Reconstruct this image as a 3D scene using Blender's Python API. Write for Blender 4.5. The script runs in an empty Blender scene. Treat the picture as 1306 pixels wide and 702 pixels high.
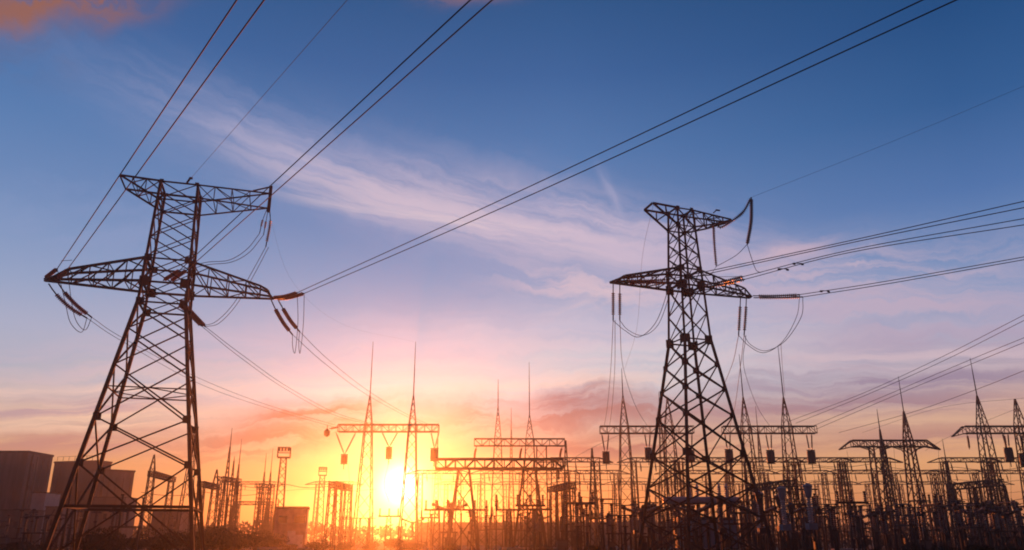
import bpy, math, random
from mathutils import Vector, Matrix
random.seed(7)
C = bpy.context.scene.collection
R_ = math.radians

# ------------------------------------------------------------------ camera
F_PX, PITCH, HC = 1022.71, 0.315664, 2.0          # focal length in photo pixels, tilt up, eye height
cam_d = bpy.data.cameras.new('camera')
cam = bpy.data.objects.new('camera', cam_d); C.objects.link(cam)
cam_d.sensor_fit = 'HORIZONTAL'; cam_d.sensor_width = 36.0; cam_d.lens = F_PX / 1306 * 36
cam_d.clip_end = 6000; cam_d.clip_start = 0.1
cam.location = (0, 0, HC); cam.rotation_euler = (math.pi / 2 + PITCH, 0, 0)
bpy.context.scene.camera = cam
SC = bpy.context.scene
SC.view_settings.view_transform = 'Standard'; SC.view_settings.look = 'None'
SC.view_settings.gamma = 1; SC.view_settings.exposure = 0; SC.view_settings.use_curve_mapping = False
SC.render.engine = 'CYCLES'
SC.cycles.use_denoising = True
SC.cycles.max_bounces = 4; SC.cycles.volume_bounces = 0
SC.cycles.filter_width = 1.9

CT, ST = math.cos(PITCH), math.sin(PITCH)
def ray(x, y):
    a = (x - 653) / F_PX; b = -(y - 351) / F_PX
    return Vector((a, CT - b * ST, ST + b * CT))
def at(x, y, Y):                                   # a point of the place at ground distance Y
    r = ray(x, y); return Vector((0, 0, HC)) + r * (Y / r.y)
def px_of(P):
    z = P[2] - HC; d = P[1] * CT + z * ST
    return 653 + F_PX * P[0] / d, 351 - F_PX * (z * CT - P[1] * ST) / d
def azel(x, y):
    r = ray(x, y).normalized(); return math.degrees(math.atan2(r.x, r.y)), math.degrees(math.asin(r.z))

# ------------------------------------------------------------------ light
SUN_AZ, SUN_EL = -7.65, 3.35
sd = Vector((math.sin(R_(SUN_AZ)) * math.cos(R_(SUN_EL)), math.cos(R_(SUN_AZ)) * math.cos(R_(SUN_EL)), math.sin(R_(SUN_EL))))
sun_d = bpy.data.lights.new('sun', 'SUN'); sun_d.energy = 3.7; sun_d.angle = R_(0.6); sun_d.color = (1.0, 0.20, 0.035)
sun = bpy.data.objects.new('sun', sun_d); C.objects.link(sun)
sun.rotation_euler = sd.to_track_quat('Z', 'Y').to_euler()

def lin(c):
    return tuple((v / 255 / 12.92) if v / 255 <= 0.04045 else ((v / 255 + 0.055) / 1.055) ** 2.4 for v in c)

# ------------------------------------------------------------------ sky
W = bpy.data.worlds.new('World'); SC.world = W; W.use_nodes = True
nt = W.node_tree; nt.nodes.clear()
def N(kind, **kw):
    n = nt.nodes.new(kind)
    for k, v in kw.items(): setattr(n, k, v)
    return n
def link(a, b): nt.links.new(a, b)
def setin(sock, v):
    if isinstance(v, bpy.types.NodeSocket): link(v, sock)
    else: sock.default_value = v
def MA(op, a, b=None, c=None, clamp=False):
    n = N('ShaderNodeMath', operation=op, use_clamp=clamp)
    setin(n.inputs[0], a)
    if b is not None: setin(n.inputs[1], b)
    if c is not None: setin(n.inputs[2], c)
    return n.outputs[0]
def mixc(fac, a, b, mode='MIX'):
    n = N('ShaderNodeMix', data_type='RGBA', blend_type=mode)
    setin(n.inputs[0], fac); setin(n.inputs[6], a); setin(n.inputs[7], b)
    return n.outputs[2]
def rgba(c): return (*lin(c), 1)
def ramp(fac, stops, interp='LINEAR'):
    n = N('ShaderNodeValToRGB'); cr = n.color_ramp; cr.interpolation = interp
    while len(cr.elements) > 1: cr.elements.remove(cr.elements[-1])
    cr.elements[0].position = stops[0][0]; cr.elements[0].color = rgba(stops[0][1])
    for p, c in stops[1:]:
        e = cr.elements.new(p); e.color = rgba(c)
    link(fac, n.inputs[0]); return n.outputs[0]
tc = N('ShaderNodeTexCoord')
sep = N('ShaderNodeSeparateXYZ'); link(tc.outputs['Generated'], sep.inputs[0])
X, Y, Z = sep.outputs
EL = MA('MULTIPLY', MA('ARCSINE', Z), 180 / math.pi)
AZ = MA('MULTIPLY', MA('ARCTAN2', X, Y), 180 / math.pi)
ELF = MA('DIVIDE', MA('ADD', EL, 4.0), 64.0, clamp=True)
def stops(rows): return [((e + 4) / 64, c) for e, c in rows]
sky_c = ramp(ELF, stops([(-4, (120, 60, 40)), (0, (200, 106, 56)), (2, (226, 142, 78)), (4.5, (226, 162, 112)), (7, (204, 174, 160)),
    (9.5, (178, 184, 202)), (12.5, (174, 182, 210)), (15.3, (152, 171, 208)), (18.1, (130, 158, 203)), (21, (110, 144, 195)), (26.5, (83, 127, 184)),
    (32, (60, 104, 163)), (37, (46, 90, 145)), (48, (34, 66, 118)), (60, (24, 50, 98))]))
# darker towards the right edge, as the photo's sky falls off away from the sun
SIDE = MA('MULTIPLY', MA('SUBTRACT', AZ, 4.0), 1 / 28.0, clamp=True)
sky_r = ramp(ELF, stops([(-4, (90, 50, 45)), (0, (186, 104, 74)), (2, (230, 150, 94)), (4.5, (244, 178, 124)), (7, (234, 182, 152)),
    (9.5, (196, 176, 186)), (12.5, (174, 174, 204)), (15.3, (142, 160, 202)), (18.1, (108, 140, 192)), (21, (82, 121, 180)), (26.5, (50, 97, 155)),
    (32, (34, 81, 137)), (37, (26, 72, 124)), (48, (22, 58, 104)), (60, (18, 44, 86))]))
col = mixc(SIDE, sky_c, sky_r)

def vec(x, y, z=0.0):
    n = N('ShaderNodeCombineXYZ'); setin(n.inputs[0], x); setin(n.inputs[1], y); setin(n.inputs[2], z); return n.outputs[0]
def noise(v, scale, detail=4.0, rough=0.55, dist=0.0):
    n = N('ShaderNodeTexNoise'); link(v, n.inputs['Vector']); n.inputs['Scale'].default_value = scale
    n.inputs['Detail'].default_value = detail; n.inputs['Roughness'].default_value = rough; n.inputs['Distortion'].default_value = dist
    return n.outputs['Fac']
def smooth(v, lo, hi):
    n = N('ShaderNodeMapRange', interpolation_type='SMOOTHSTEP'); setin(n.inputs[0], v)
    n.inputs[1].default_value = lo; n.inputs[2].default_value = hi; return n.outputs[0]
AE = vec(AZ, EL)
WARP = MA('SUBTRACT', noise(AE, 0.16, 5, 0.6), 0.5)
WARP2 = MA('SUBTRACT', noise(vec(AZ, EL, 7.3), 0.45, 4, 0.6), 0.5)
def band(ax, ay, bx, by, width, c, k, fa=0.10, fs=0.9, lo=0.35, hi=0.7, warp=1.0, seed=0.0, lift=0.0):
    """one cloud streak between two directions of the sky; width in degrees"""
    global col
    a0, e0 = azel(ax, ay); a1, e1 = azel(bx, by)
    ca, ce = (a0 + a1) / 2, (e0 + e1) / 2; L = math.hypot(a1 - a0, e1 - e0) / 2
    ta, te = (a1 - a0) / (2 * L), (e1 - e0) / (2 * L)
    da = MA('SUBTRACT', AZ, ca); de = MA('SUBTRACT', EL, ce)
    t = MA('ADD', MA('MULTIPLY', da, ta), MA('MULTIPLY', de, te))
    s = MA('ADD', MA('MULTIPLY', da, -te), MA('MULTIPLY', de, ta))
    s = MA('ADD', s, MA('ADD', MA('MULTIPLY', WARP, 2.2 * warp * width), MA('MULTIPLY', WARP2, 0.9 * warp * width)))
    g = MA('EXPONENT', MA('MULTIPLY', MA('POWER', MA('ABSOLUTE', MA('DIVIDE', s, width)), 2.0), -1.0))
    h = MA('EXPONENT', MA('MULTIPLY', MA('POWER', MA('ABSOLUTE', MA('DIVIDE', t, L)), 3.0), -1.0))
    st = smooth(noise(vec(MA('MULTIPLY', t, fa), MA('MULTIPLY', s, fs), seed), 1.0, 6, 0.64, 0.22), lo + 0.06, hi)
    m = MA('MULTIPLY', MA('MULTIPLY', MA('MULTIPLY', g, h), MA('ADD', MA('MULTIPLY', st, 1 - lift), lift)), k, clamp=True)
    col = mixc(m, col, rgba(c))
# wide thin veil, then single clouds
band(-100, 500, 640, 480, 2.2, (236, 204, 196), 0.7, 0.05, 0.9, 0.30, 0.62, 0.6, 3.1)
band(-60, 535, 300, 525, 0.9, (248, 206, 176), 0.75, 0.05, 1.1, 0.30, 0.60, 0.7, 33.1)
band(480, 462, 1150, 430, 2.6, (232, 206, 214), 0.75, 0.05, 0.9, 0.30, 0.62, 0.6, 9.1)
band(-60, 470, 420, 440, 1.4, (208, 190, 210), 0.6, 0.06, 1.0, 0.34, 0.6, 0.6, 4.4)
band(180, 115, 920, 340, 2.4, (184, 180, 214), 0.75, 0.06, 0.55, 0.28, 0.64, 0.5, 1.7, 0.25)
band(330, 195, 900, 335, 1.5, (216, 198, 216), 0.95, 0.07, 1.2, 0.28, 0.60, 0.4, 5.7, 0.1)
band(520, 235, 960, 330, 2.3, (212, 194, 216), 0.9, 0.08, 0.8, 0.28, 0.60, 0.5, 12.2, 0.15)
band(380, 250, 760, 300, 0.5, (226, 206, 218), 0.85, 0.07, 1.8, 0.34, 0.64, 0.3, 41.2)
band(640, 350, 900, 385, 1.4, (222, 198, 212), 0.85, 0.12, 0.8, 0.32, 0.60, 0.9, 8.3, 0.1)
band(700, 405, 860, 345, 0.6, (230, 202, 210), 0.7, 0.12, 0.9, 0.32, 0.64, 0.6, 48.3)
band(765, 215, 800, 285, 0.35, (178, 176, 210), 0.5, 0.2, 1.0, 0.3, 0.6, 0.8, 2.2, 0.3)
band(840, 350, 1300, 340, 2.0, (204, 184, 206), 0.85, 0.08, 0.9, 0.30, 0.60, 0.7, 6.6)
band(960, 330, 1060, 310, 0.7, (218, 188, 204), 0.75, 0.16, 0.8, 0.26, 0.60, 0.8, 16.6)
band(960, 395, 1330, 385, 2.0, (202, 180, 202), 0.8, 0.08, 0.9, 0.32, 0.60, 0.7, 26.6)
band(1000, 440, 1400, 425, 1.5, (186, 164, 190), 0.6, 0.08, 0.8, 0.32, 0.62, 0.7, 36.6)
band(360, 497, 640, 488, 0.75, (250, 226, 212), 0.8, 0.07, 1.0, 0.26, 0.6, 0.7, 44.6, 0.1)
band(-160, 12, 210, -12, 1.35, (164, 104, 80), 0.9, 0.16, 0.6, 0.30, 0.52, 1.3, 15.0, 0.3)
band(540, -4, 660, -10, 0.6, (170, 118, 110), 0.6, 0.2, 0.6, 0.30, 0.55, 0.9, 19.0, 0.1)
band(-60, 70, 120, 55, 1.8, (110, 100, 126), 0.35, 0.15, 0.35, 0.36, 0.66, 0.9, 23.0)
band(-40, 300, 240, 270, 2.4, (146, 164, 208), 0.45, 0.10, 0.35, 0.34, 0.66, 0.7, 29.0)
band(330, 440, 960, 405, 2.3, (206, 204, 226), 0.65, 0.05, 0.8, 0.24, 0.60, 0.5, 101.1, 0.45)
band(330, 490, 960, 462, 1.9, (214, 222, 228), 0.75, 0.05, 1.0, 0.24, 0.60, 0.6, 103.1, 0.45)
# glow of the air round the sun and the sun's own disc
dn = N('ShaderNodeVectorMath', operation='DOT_PRODUCT'); link(tc.outputs['Generated'], dn.inputs[0]); dn.inputs[1].default_value = sd
ANG = MA('MULTIPLY', MA('ARCCOSINE', MA('MINIMUM', dn.outputs['Value'], 0.9999999)), 180 / math.pi)
def add_glow(c, k, w, p=2.0):
    global col
    g = MA('MULTIPLY', MA('EXPONENT', MA('MULTIPLY', MA('POWER', MA('DIVIDE', ANG, w), p), -1.0)), k)
    n = N('ShaderNodeVectorMath', operation='SCALE'); n.inputs[0].default_value = c; link(g, n.inputs['Scale'])
    a = N('ShaderNodeVectorMath', operation='ADD'); link(col, a.inputs[0]); link(n.outputs[0], a.inputs[1]); col = a.outputs[0]
add_glow((1.0, 0.44, 0.10), 0.09, 6.5, 1.8)
add_glow((1.0, 0.57, 0.16), 0.42, 2.6, 1.8)
add_glow((1.0, 0.74, 0.36), 0.7, 1.7, 1.5)
add_glow((1.0, 0.94, 0.80), 4.0, 0.85, 1.5)
# darker evening clouds low in the sky, in front of the glow
band(930, 494, 1400, 474, 1.4, (156, 136, 164), 0.85, 0.06, 0.9, 0.34, 0.58, 0.7, 10.6, 0.15)
band(960, 460, 1400, 446, 0.7, (222, 196, 206), 0.8, 0.06, 1.2, 0.34, 0.58, 0.7, 93.6, 0.0)
band(880, 524, 1330, 517, 0.9, (164, 126, 144), 0.85, 0.06, 1.1, 0.34, 0.56, 0.7, 14.1, 0.15)
band(1000, 540, 1400, 536, 0.6, (236, 190, 158), 0.8, 0.06, 1.2, 0.32, 0.56, 0.7, 84.1, 0.1)
band(1060, 560, 1400, 552, 0.7, (184, 130, 128), 0.75, 0.07, 1.1, 0.32, 0.56, 0.8, 74.1, 0.1)
band(560, 497, 860, 484, 0.8, (250, 222, 212), 0.8, 0.08, 1.1, 0.32, 0.56, 0.9, 94.1, 0.1)
band(545, 537, 900, 520, 1.25, (164, 108, 112), 0.9, 0.09, 0.9, 0.30, 0.54, 1.3, 11.9, 0.3)
band(680, 514, 800, 500, 0.75, (150, 106, 122), 0.85, 0.12, 0.9, 0.30, 0.54, 1.4, 61.9, 0.25)
band(600, 572, 1060, 562, 0.8, (160, 104, 106), 0.85, 0.08, 1.1, 0.34, 0.56, 0.9, 21.9, 0.1)
band(300, 542, 500, 524, 1.0, (132, 84, 84), 0.95, 0.10, 1.0, 0.30, 0.54, 1.3, 13.0, 0.3)
band(210, 578, 440, 556, 1.1, (146, 92, 92), 0.9, 0.10, 1.0, 0.34, 0.56, 1.2, 17.0, 0.2)
band(-80, 548, 260, 530, 0.6, (252, 212, 184), 0.85, 0.07, 1.2, 0.34, 0.56, 0.8, 97.0, 0.1)
band(-80, 508, 330, 494, 0.6, (246, 212, 200), 0.8, 0.07, 1.2, 0.34, 0.56, 0.8, 99.0, 0.1)
band(-80, 528, 240, 514, 0.6, (182, 150, 168), 0.75, 0.07, 1.2, 0.34, 0.56, 0.8, 67.0, 0.1)
band(-80, 568, 240, 558, 0.7, (190, 134, 132), 0.8, 0.08, 1.1, 0.34, 0.56, 0.9, 57.0, 0.15)
# the half of the sky behind the camera, seen only as the soft light it gives: dim rose dusk
BACK = smooth(Y, 0.15, -0.45)
col = mixc(MA('MULTIPLY', BACK, 0.85), col, rgba((92, 56, 70)))
LOW = smooth(Z, -0.01, -0.08)
col = mixc(LOW, col, rgba((40, 24, 26)))
st_ = N('ShaderNodeTexSky', sky_type='NISHITA'); st_.sun_disc = False
st_.sun_elevation = R_(SUN_EL); st_.sun_rotation = R_(SUN_AZ % 360); st_.air_density = 1.2; st_.dust_density = 2.0
bg1 = N('ShaderNodeBackground'); link(col, bg1.inputs[0]); bg1.inputs[1].default_value = 0.97
bg2 = N('ShaderNodeBackground'); link(st_.outputs[0], bg2.inputs[0]); bg2.inputs[1].default_value = 0.05
ad = N('ShaderNodeMixShader'); ad.inputs[0].default_value = 0.10
link(bg1.outputs[0], ad.inputs[1]); link(bg2.outputs[0], ad.inputs[2])
wo = N('ShaderNodeOutputWorld'); link(ad.outputs[0], wo.inputs[0])
W.cycles.sampling_method = 'MANUAL'; W.cycles.sample_map_resolution = 512

# ------------------------------------------------------------------ materials
def material(name, base, rough=0.6, metal=0.0, var=0.35, scale=3.0, second=None, bump=0.0, stretch=None):
    m = bpy.data.materials.new(name); m.use_nodes = True; t = m.node_tree; b = t.nodes['Principled BSDF']
    b.inputs['Roughness'].default_value = rough; b.inputs['Metallic'].default_value = metal
    c = t.nodes.new('ShaderNodeTexCoord'); n = t.nodes.new('ShaderNodeTexNoise'); n.inputs['Scale'].default_value = scale
    n.inputs['Detail'].default_value = 6
    if stretch:
        mp = t.nodes.new('ShaderNodeMapping'); mp.inputs['Scale'].default_value = stretch
        t.links.new(c.outputs['Object'], mp.inputs[0]); t.links.new(mp.outputs[0], n.inputs['Vector'])
    else: t.links.new(c.outputs['Object'], n.inputs['Vector'])
    r = t.nodes.new('ShaderNodeValToRGB')
    r.color_ramp.elements[0].position = 0.35; r.color_ramp.elements[1].position = 0.68
    r.color_ramp.elements[0].color = (*[v * (1 - var) for v in base], 1)
    r.color_ramp.elements[1].color = (*(second or [v * (1 + var) for v in base]), 1)
    t.links.new(n.outputs['Fac'], r.inputs[0]); t.links.new(r.outputs[0], b.inputs['Base Color'])
    if bump:
        bp = t.nodes.new('ShaderNodeBump'); bp.inputs['Strength'].default_value = bump
        t.links.new(n.outputs['Fac'], bp.inputs['Height']); t.links.new(bp.outputs[0], b.inputs['Normal'])
    return m
MAT = dict(
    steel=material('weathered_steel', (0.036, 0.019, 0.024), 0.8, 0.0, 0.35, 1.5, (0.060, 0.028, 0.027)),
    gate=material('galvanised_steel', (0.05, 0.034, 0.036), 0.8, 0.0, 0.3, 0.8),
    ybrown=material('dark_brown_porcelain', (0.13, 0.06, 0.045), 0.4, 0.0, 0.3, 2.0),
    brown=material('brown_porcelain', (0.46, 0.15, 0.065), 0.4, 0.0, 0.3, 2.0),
    grey=material('grey_porcelain', (0.34, 0.34, 0.38), 0.4, 0.0, 0.2, 2.0),
    blue=material('blue_grey_paint', (0.15, 0.20, 0.28), 0.45, 0.0, 0.2, 1.0),
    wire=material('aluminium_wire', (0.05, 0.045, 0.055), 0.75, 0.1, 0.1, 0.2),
    trap=material('line_trap_paint', (0.05, 0.04, 0.045), 0.6, 0.1, 0.2, 1.0),
    concrete=material('weathered_concrete', (0.24, 0.21, 0.19), 0.85, 0.0, 0.3, 0.8, None, 0.3),
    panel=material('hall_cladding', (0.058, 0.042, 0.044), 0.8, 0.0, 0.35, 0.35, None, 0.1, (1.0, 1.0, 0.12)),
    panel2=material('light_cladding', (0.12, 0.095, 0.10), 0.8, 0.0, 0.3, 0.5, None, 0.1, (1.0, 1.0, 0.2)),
    brick=material('red_brick', (0.44, 0.28, 0.24), 0.8, 0.0, 0.25, 1.2),
    white=material('white_paint', (0.32, 0.30, 0.31), 0.6, 0.0, 0.12, 1.0),
    plaster=material('pale_plaster', (0.62, 0.58, 0.60), 0.8, 0.0, 0.15, 1.5),
    glass=material('dark_glass', (0.04, 0.045, 0.06), 0.1, 0.0, 0.1, 1.0),
    roof=material('bitumen_roof', (0.07, 0.06, 0.06), 0.9, 0.0, 0.2, 1.0),
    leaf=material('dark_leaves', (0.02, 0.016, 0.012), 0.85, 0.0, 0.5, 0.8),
    bark=material('bark', (0.07, 0.05, 0.04), 0.9, 0.0, 0.3, 4.0),
    soil=material('yard_ground', (0.045, 0.035, 0.03), 0.95, 0.0, 0.45, 0.15, (0.07, 0.055, 0.042)),
    gravel=material('gravel_path', (0.20, 0.17, 0.15), 0.95, 0.0, 0.3, 0.6),
)

# ------------------------------------------------------------------ mesh builder
class MB:
    def __init__(s): s.v = []; s.f = []
    def box(s, c, d, rz=0.0):
        cx, cy, cz = c; a, b, h = d[0] / 2, d[1] / 2, d[2] / 2; o = len(s.v); co, si = math.cos(rz), math.sin(rz)
        for z in (-h, h):
            for x, y in ((-a, -b), (a, -b), (a, b), (-a, b)):
                s.v.append((cx + x * co - y * si, cy + x * si + y * co, cz + z))
        s.f += [tuple(o + i for i in q) for q in ((3, 2, 1, 0), (4, 5, 6, 7), (0, 1, 5, 4), (1, 2, 6, 5), (2, 3, 7, 6), (3, 0, 4, 7))]
        return s
    def bar(s, p, q, w, d=None, shape='box', hint=None):
        p, q = Vector(p), Vector(q); t = (q - p)
        if t.length < 1e-6: return s
        t.normalize(); up = Vector(hint) if hint else (Vector((0, 0, 1)) if abs(t.z) < 0.9 else Vector((0, 1, 0)))
        a = t.cross(up)
        if a.length < 1e-4: a = t.cross(Vector((1, 0.3, 0)))
        a.normalize(); b = a.cross(t).normalized(); d = d or w
        if shape == 'L':
            k = 0.22 * w; pr = [(-w/2, -w/2), (w/2, -w/2), (w/2, -w/2 + k), (-w/2 + k, -w/2 + k), (-w/2 + k, w/2), (-w/2, w/2)]
        else: pr = [(-w/2, -d/2), (w/2, -d/2), (w/2, d/2), (-w/2, d/2)]
        o = len(s.v); n = len(pr)
        for c in (p, q):
            for x, y in pr: s.v.append(tuple(c + a * x + b * y))
        for i in range(n): s.f.append((o + i, o + (i + 1) % n, o + n + (i + 1) % n, o + n + i))
        s.f.append(tuple(o + n - 1 - i for i in range(n))); s.f.append(tuple(o + n + i for i in range(n)))
        return s
    def tube(s, pts, rad, n=6):
        pts = [Vector(p) for p in pts]
        if not hasattr(rad, '__len__'): rad = [rad] * len(pts)
        o = len(s.v); a = None
        for i, p in enumerate(pts):
            t = (pts[min(i + 1, len(pts) - 1)] - pts[max(i - 1, 0)])
            if t.length < 1e-9: t = Vector((0, 0, 1))
            t.normalize()
            if a is None: a = t.orthogonal().normalized()
            else:
                a = a - t * a.dot(t); a = a.normalized() if a.length > 1e-6 else t.orthogonal().normalized()
            b = t.cross(a)
            for k in range(n):
                g = 2 * math.pi * k / n; s.v.append(tuple(p + (a * math.cos(g) + b * math.sin(g)) * rad[i]))
        for i in range(len(pts) - 1):
            for k in range(n):
                s.f.append((o + i * n + k, o + i * n + (k + 1) % n, o + (i + 1) * n + (k + 1) % n, o + (i + 1) * n + k))
        s.f.append(tuple(o + n - 1 - k for k in range(n))); e = o + (len(pts) - 1) * n; s.f.append(tuple(e + k for k in range(n)))
        return s
    def lathe(s, p, prof, n=12, axis=(0, 0, 1)):
        ax = Vector(axis).normalized(); p = Vector(p)
        a = ax.orthogonal().normalized(); b = ax.cross(a); o = len(s.v)
        for t, r in prof:
            for k in range(n):
                g = 2 * math.pi * k / n; s.v.append(tuple(p + ax * t + (a * math.cos(g) + b * math.sin(g)) * r))
        m = len(prof)
        for i in range(m - 1):
            for k in range(n): s.f.append((o + i * n + k, o + i * n + (k + 1) % n, o + (i + 1) * n + (k + 1) % n, o + (i + 1) * n + k))
        s.f.append(tuple(o + n - 1 - k for k in range(n))); e = o + (m - 1) * n; s.f.append(tuple(e + k for k in range(n)))
        return s
    def build(s, name, m, parent=None, loc=None):
        me = bpy.data.meshes.new(name); me.from_pydata(s.v, [], s.f); me.update()
        me.materials.append(MAT[m] if isinstance(m, str) else m)
        o = bpy.data.objects.new(name, me); C.objects.link(o)
        if parent: o.parent = parent
        if loc is not None: o.location = loc
        return o
def thing(name, label, cat, loc=(0, 0, 0), rz=0.0, group=None):
    o = bpy.data.objects.new(name, None); C.objects.link(o); o.empty_display_size = 0.3
    o.location = loc; o.rotation_euler = (0, 0, rz); tag(o, label, cat, group); return o
def tag(o, label, cat, group=None):
    o['label'] = label; o['category'] = cat
    if group: o['group'] = group
    return o
def dup(root, loc, rz, label, group=None, scale=1.0):
    r = root.copy(); C.objects.link(r); r.location = loc; r.rotation_euler = (0, 0, rz); r.scale = (scale,) * 3
    r['label'] = label
    if group: r['group'] = group
    for ch in list(root.children):
        c = ch.copy(); C.objects.link(c); c.parent = r
        for g in list(ch.children):
            d = g.copy(); C.objects.link(d); d.parent = c
    return r
def catmull(pts, n=8):
    pts = [Vector(p) for p in pts]
    if len(pts) == 2: return [pts[0].lerp(pts[1], i / n) for i in range(n + 1)]
    P = [pts[0] * 2 - pts[1]] + pts + [pts[-1] * 2 - pts[-2]]; out = []
    for i in range(1, len(P) - 2):
        for k in range(n):
            t = k / n; a, b, c, d = P[i - 1:i + 3]
            out.append(0.5 * ((2 * b) + (c - a) * t + (2 * a - 5 * b + 4 * c - d) * t * t + (3 * b - a - 3 * c + d) * t ** 3))
    out.append(pts[-1]); return out
def wire(pts, r, label, group=None, name='power_line', cat='power line', n=8, sides=6):
    pts = catmull(pts, n); p0 = pts[0].copy()
    o = MB().tube([p - p0 for p in pts], r, sides).build(name, 'wire', None, p0)
    return tag(o, label, cat, group)
def sag_pts(p, q, sag, n=6):
    p, q = Vector(p), Vector(q)
    return [p.lerp(q, i / n) - Vector((0, 0, 4 * sag * (i / n) * (1 - i / n))) for i in range(n + 1)]
def insulator(pts, r, label, group, mat='brown', ends=0.18, name='insulator_string', pitch=0.16):
    """a chain of porcelain discs along a path, with a steel rod at each end"""
    pts = catmull(pts, 10); p0 = pts[0].copy(); pts = [p - p0 for p in pts]
    ln = [0.0]
    for i in range(1, len(pts)): ln.append(ln[-1] + (pts[i] - pts[i - 1]).length)
    T = ln[-1]
    def pos(d):
        d = min(max(d, 0), T)
        for i in range(1, len(ln)):
            if ln[i] >= d: return pts[i - 1].lerp(pts[i], (d - ln[i - 1]) / max(ln[i] - ln[i - 1], 1e-9))
        return pts[-1]
    root = thing(name, label, 'insulator', p0, 0, group)
    a, b = T * ends, T * (1 - ends * 0.5); k = max(4, int((b - a) / pitch)); P, Rr = [], []
    for i in range(k):
        d = a + (b - a) * i / k; q = (b - a) / k
        for u, rr in ((0.0, 0.35), (0.3, 0.4), (0.45, 1.0), (0.62, 0.92), (0.8, 0.4)): P.append(pos(d + q * u)); Rr.append(r * rr)
    MB().tube(P, Rr, 9).build('disc_stack', mat, root)
    MB().tube([pos(0), pos(a * 0.5), pos(a)], r * 0.28, 6).build('link_rod', 'steel', root)
    MB().tube([pos(b), pos((b + T) / 2), pos(T)], r * 0.35, 6).build('clamp', 'steel', root)
    return root

# ------------------------------------------------------------------ ground
G = MB(); n = 24
for j in range(n + 1):
    for i in range(n + 1):
        G.v.append((-700 + 1400 * i / n, -60 + 740 * j / n, 0.0))
for j in range(n):
    for i in range(n):
        a = j * (n + 1) + i; G.f.append((a, a + 1, a + n + 2, a + n + 1))
g_ = G.build('ground', 'soil'); g_['kind'] = 'structure'
pth = MB().box((0, 118, 0.002), (420, 5, 0.004)); p_ = pth.build('service_path', 'gravel'); p_['kind'] = 'structure'

# ------------------------------------------------------------------ the two big towers
TW = {'L': (-26.961, 60.0, 0.27390, 18.85, 1.692, 0.0296, 0.1560), 'R': (14.490, 64.094, 0.35199, 17.157, 1.215, 0.04057, 0.14698)}
def hw(t, z):
    _, _, _, zw, ww, su, sl = TW[t]; return ww - su * (z - zw) if z > zw else ww + sl * (zw - z)
def w2(t, p):                                      # tower-local to world
    Xt, Yt, a = TW[t][:3]; c, s = math.cos(a), math.sin(a); return Vector((Xt + p[0] * c - p[1] * s, Yt + p[0] * s + p[1] * c, p[2]))
def onv(t, x, y, v):                               # the point seen at x, y on the tower's plane v
    Xt, Yt, a = TW[t][:3]; nn = Vector((-math.sin(a), math.cos(a), 0)); r = ray(x, y); o = Vector((0, 0, HC))
    return o + r * ((v - nn.dot(o - Vector((Xt, Yt, 0)))) / nn.dot(r))
SX, SY = (-1, 1, 1, -1), (-1, -1, 1, 1)            # four corners in order round the body
def corner(t, k, z): w = hw(t, z); return Vector((SX[k] * w, SY[k] * w, z))
def crossarm(root, chords, lat, wc, wl):
    m = MB()
    for c in chords:
        for i in range(len(c) - 1): m.bar(c[i], c[i + 1], wc, shape='L')
    o = m.build('crossarm', 'steel', root)
    q = MB()
    for a, b in lat: q.bar(a, b, wl, shape='L')
    q.build('lattice', 'steel', o); return o
def along(c, u):                                   # point on a polyline chord at local u (x)
    for i in range(len(c) - 1):
        a, b = Vector(c[i]), Vector(c[i + 1])
        if (a.x - u) * (b.x - u) <= 0 and abs(a.x - b.x) > 1e-6: return a.lerp(b, (u - a.x) / (b.x - a.x))
    return Vector(c[-1])
def arm_lattice(tn, tf, bn, bf, us):
    """web members between four chords at the stations us"""
    L = []
    st = [[along(c, u) for c in (tn, tf, bn, bf)] for u in us]
    for i, s in enumerate(st):
        L += [(s[0], s[2]), (s[1], s[3]), (s[2], s[3])]
        if i % 2 == 0: L.append((s[0], s[1]))
        if i + 1 < len(st):
            e = st[i + 1]
            L += [(s[0], e[2]), (s[1], e[3])]
            if i % 2: L += [(s[2], e[3]), (s[0], e[1])]
            else: L += [(s[3], e[2]), (s[1], e[0])]
    return L
def tower(t, label, levels, ring, braces, gus, leg_w, br_w):
    root = thing('transmission_tower', label, 'pylon', (TW[t][0], TW[t][1], 0), TW[t][2])
    top = levels[-1]; zw = TW[t][3]
    for k in range(4):
        h = (-SX[k], -SY[k], 0)
        o = MB().bar(corner(t, k, 0.25), corner(t, k, zw), leg_w, shape='L').bar(corner(t, k, zw), corner(t, k, top), leg_w * 0.72, shape='L').build('leg', 'steel', root)
        c = corner(t, k, 0.0)
        MB().box((c.x, c.y, 0.2), (1.0, 1.0, 0.5)).build('footing', 'concrete', o)
    for k in range(4):
        j = (k + 1) % 4; m = MB()
        for i in range(len(levels) - 1):
            a, b = levels[i], levels[i + 1]; w = br_w * (1.0 if b <= zw + .1 else 0.72)
            m.bar(corner(t, k, a), corner(t, j, b), w, shape='L'); m.bar(corner(t, j, a), corner(t, k, b), w, shape='L')
        for z, w in braces: m.bar(corner(t, k, z), corner(t, j, z), w, shape='L')
        for z in ring:
            c1, c2 = corner(t, k, z), corner(t, j, z); mm = (c1 + c2) / 2
            m.bar(c1, c2, br_w * 0.8, shape='L')
            c3, c4 = corner(t, j, z), corner(t, (j + 1) % 4, z); m.bar(mm, (c3 + c4) / 2, br_w * 0.6)
        m.build('bracing_lattice', 'steel', root)
    for z, sz in gus:
        for k in range(4):
            c = corner(t, k, z); m = MB().box((c.x - SX[k] * sz * 0.25, c.y + SY[k] * 0.05, z), (sz, 0.04, sz)).box((c.x + SX[k] * 0.05, c.y - SY[k] * sz * 0.25, z), (0.04, sz, sz))
            m.build('gusset_plate', 'steel', root)
    return root

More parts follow.
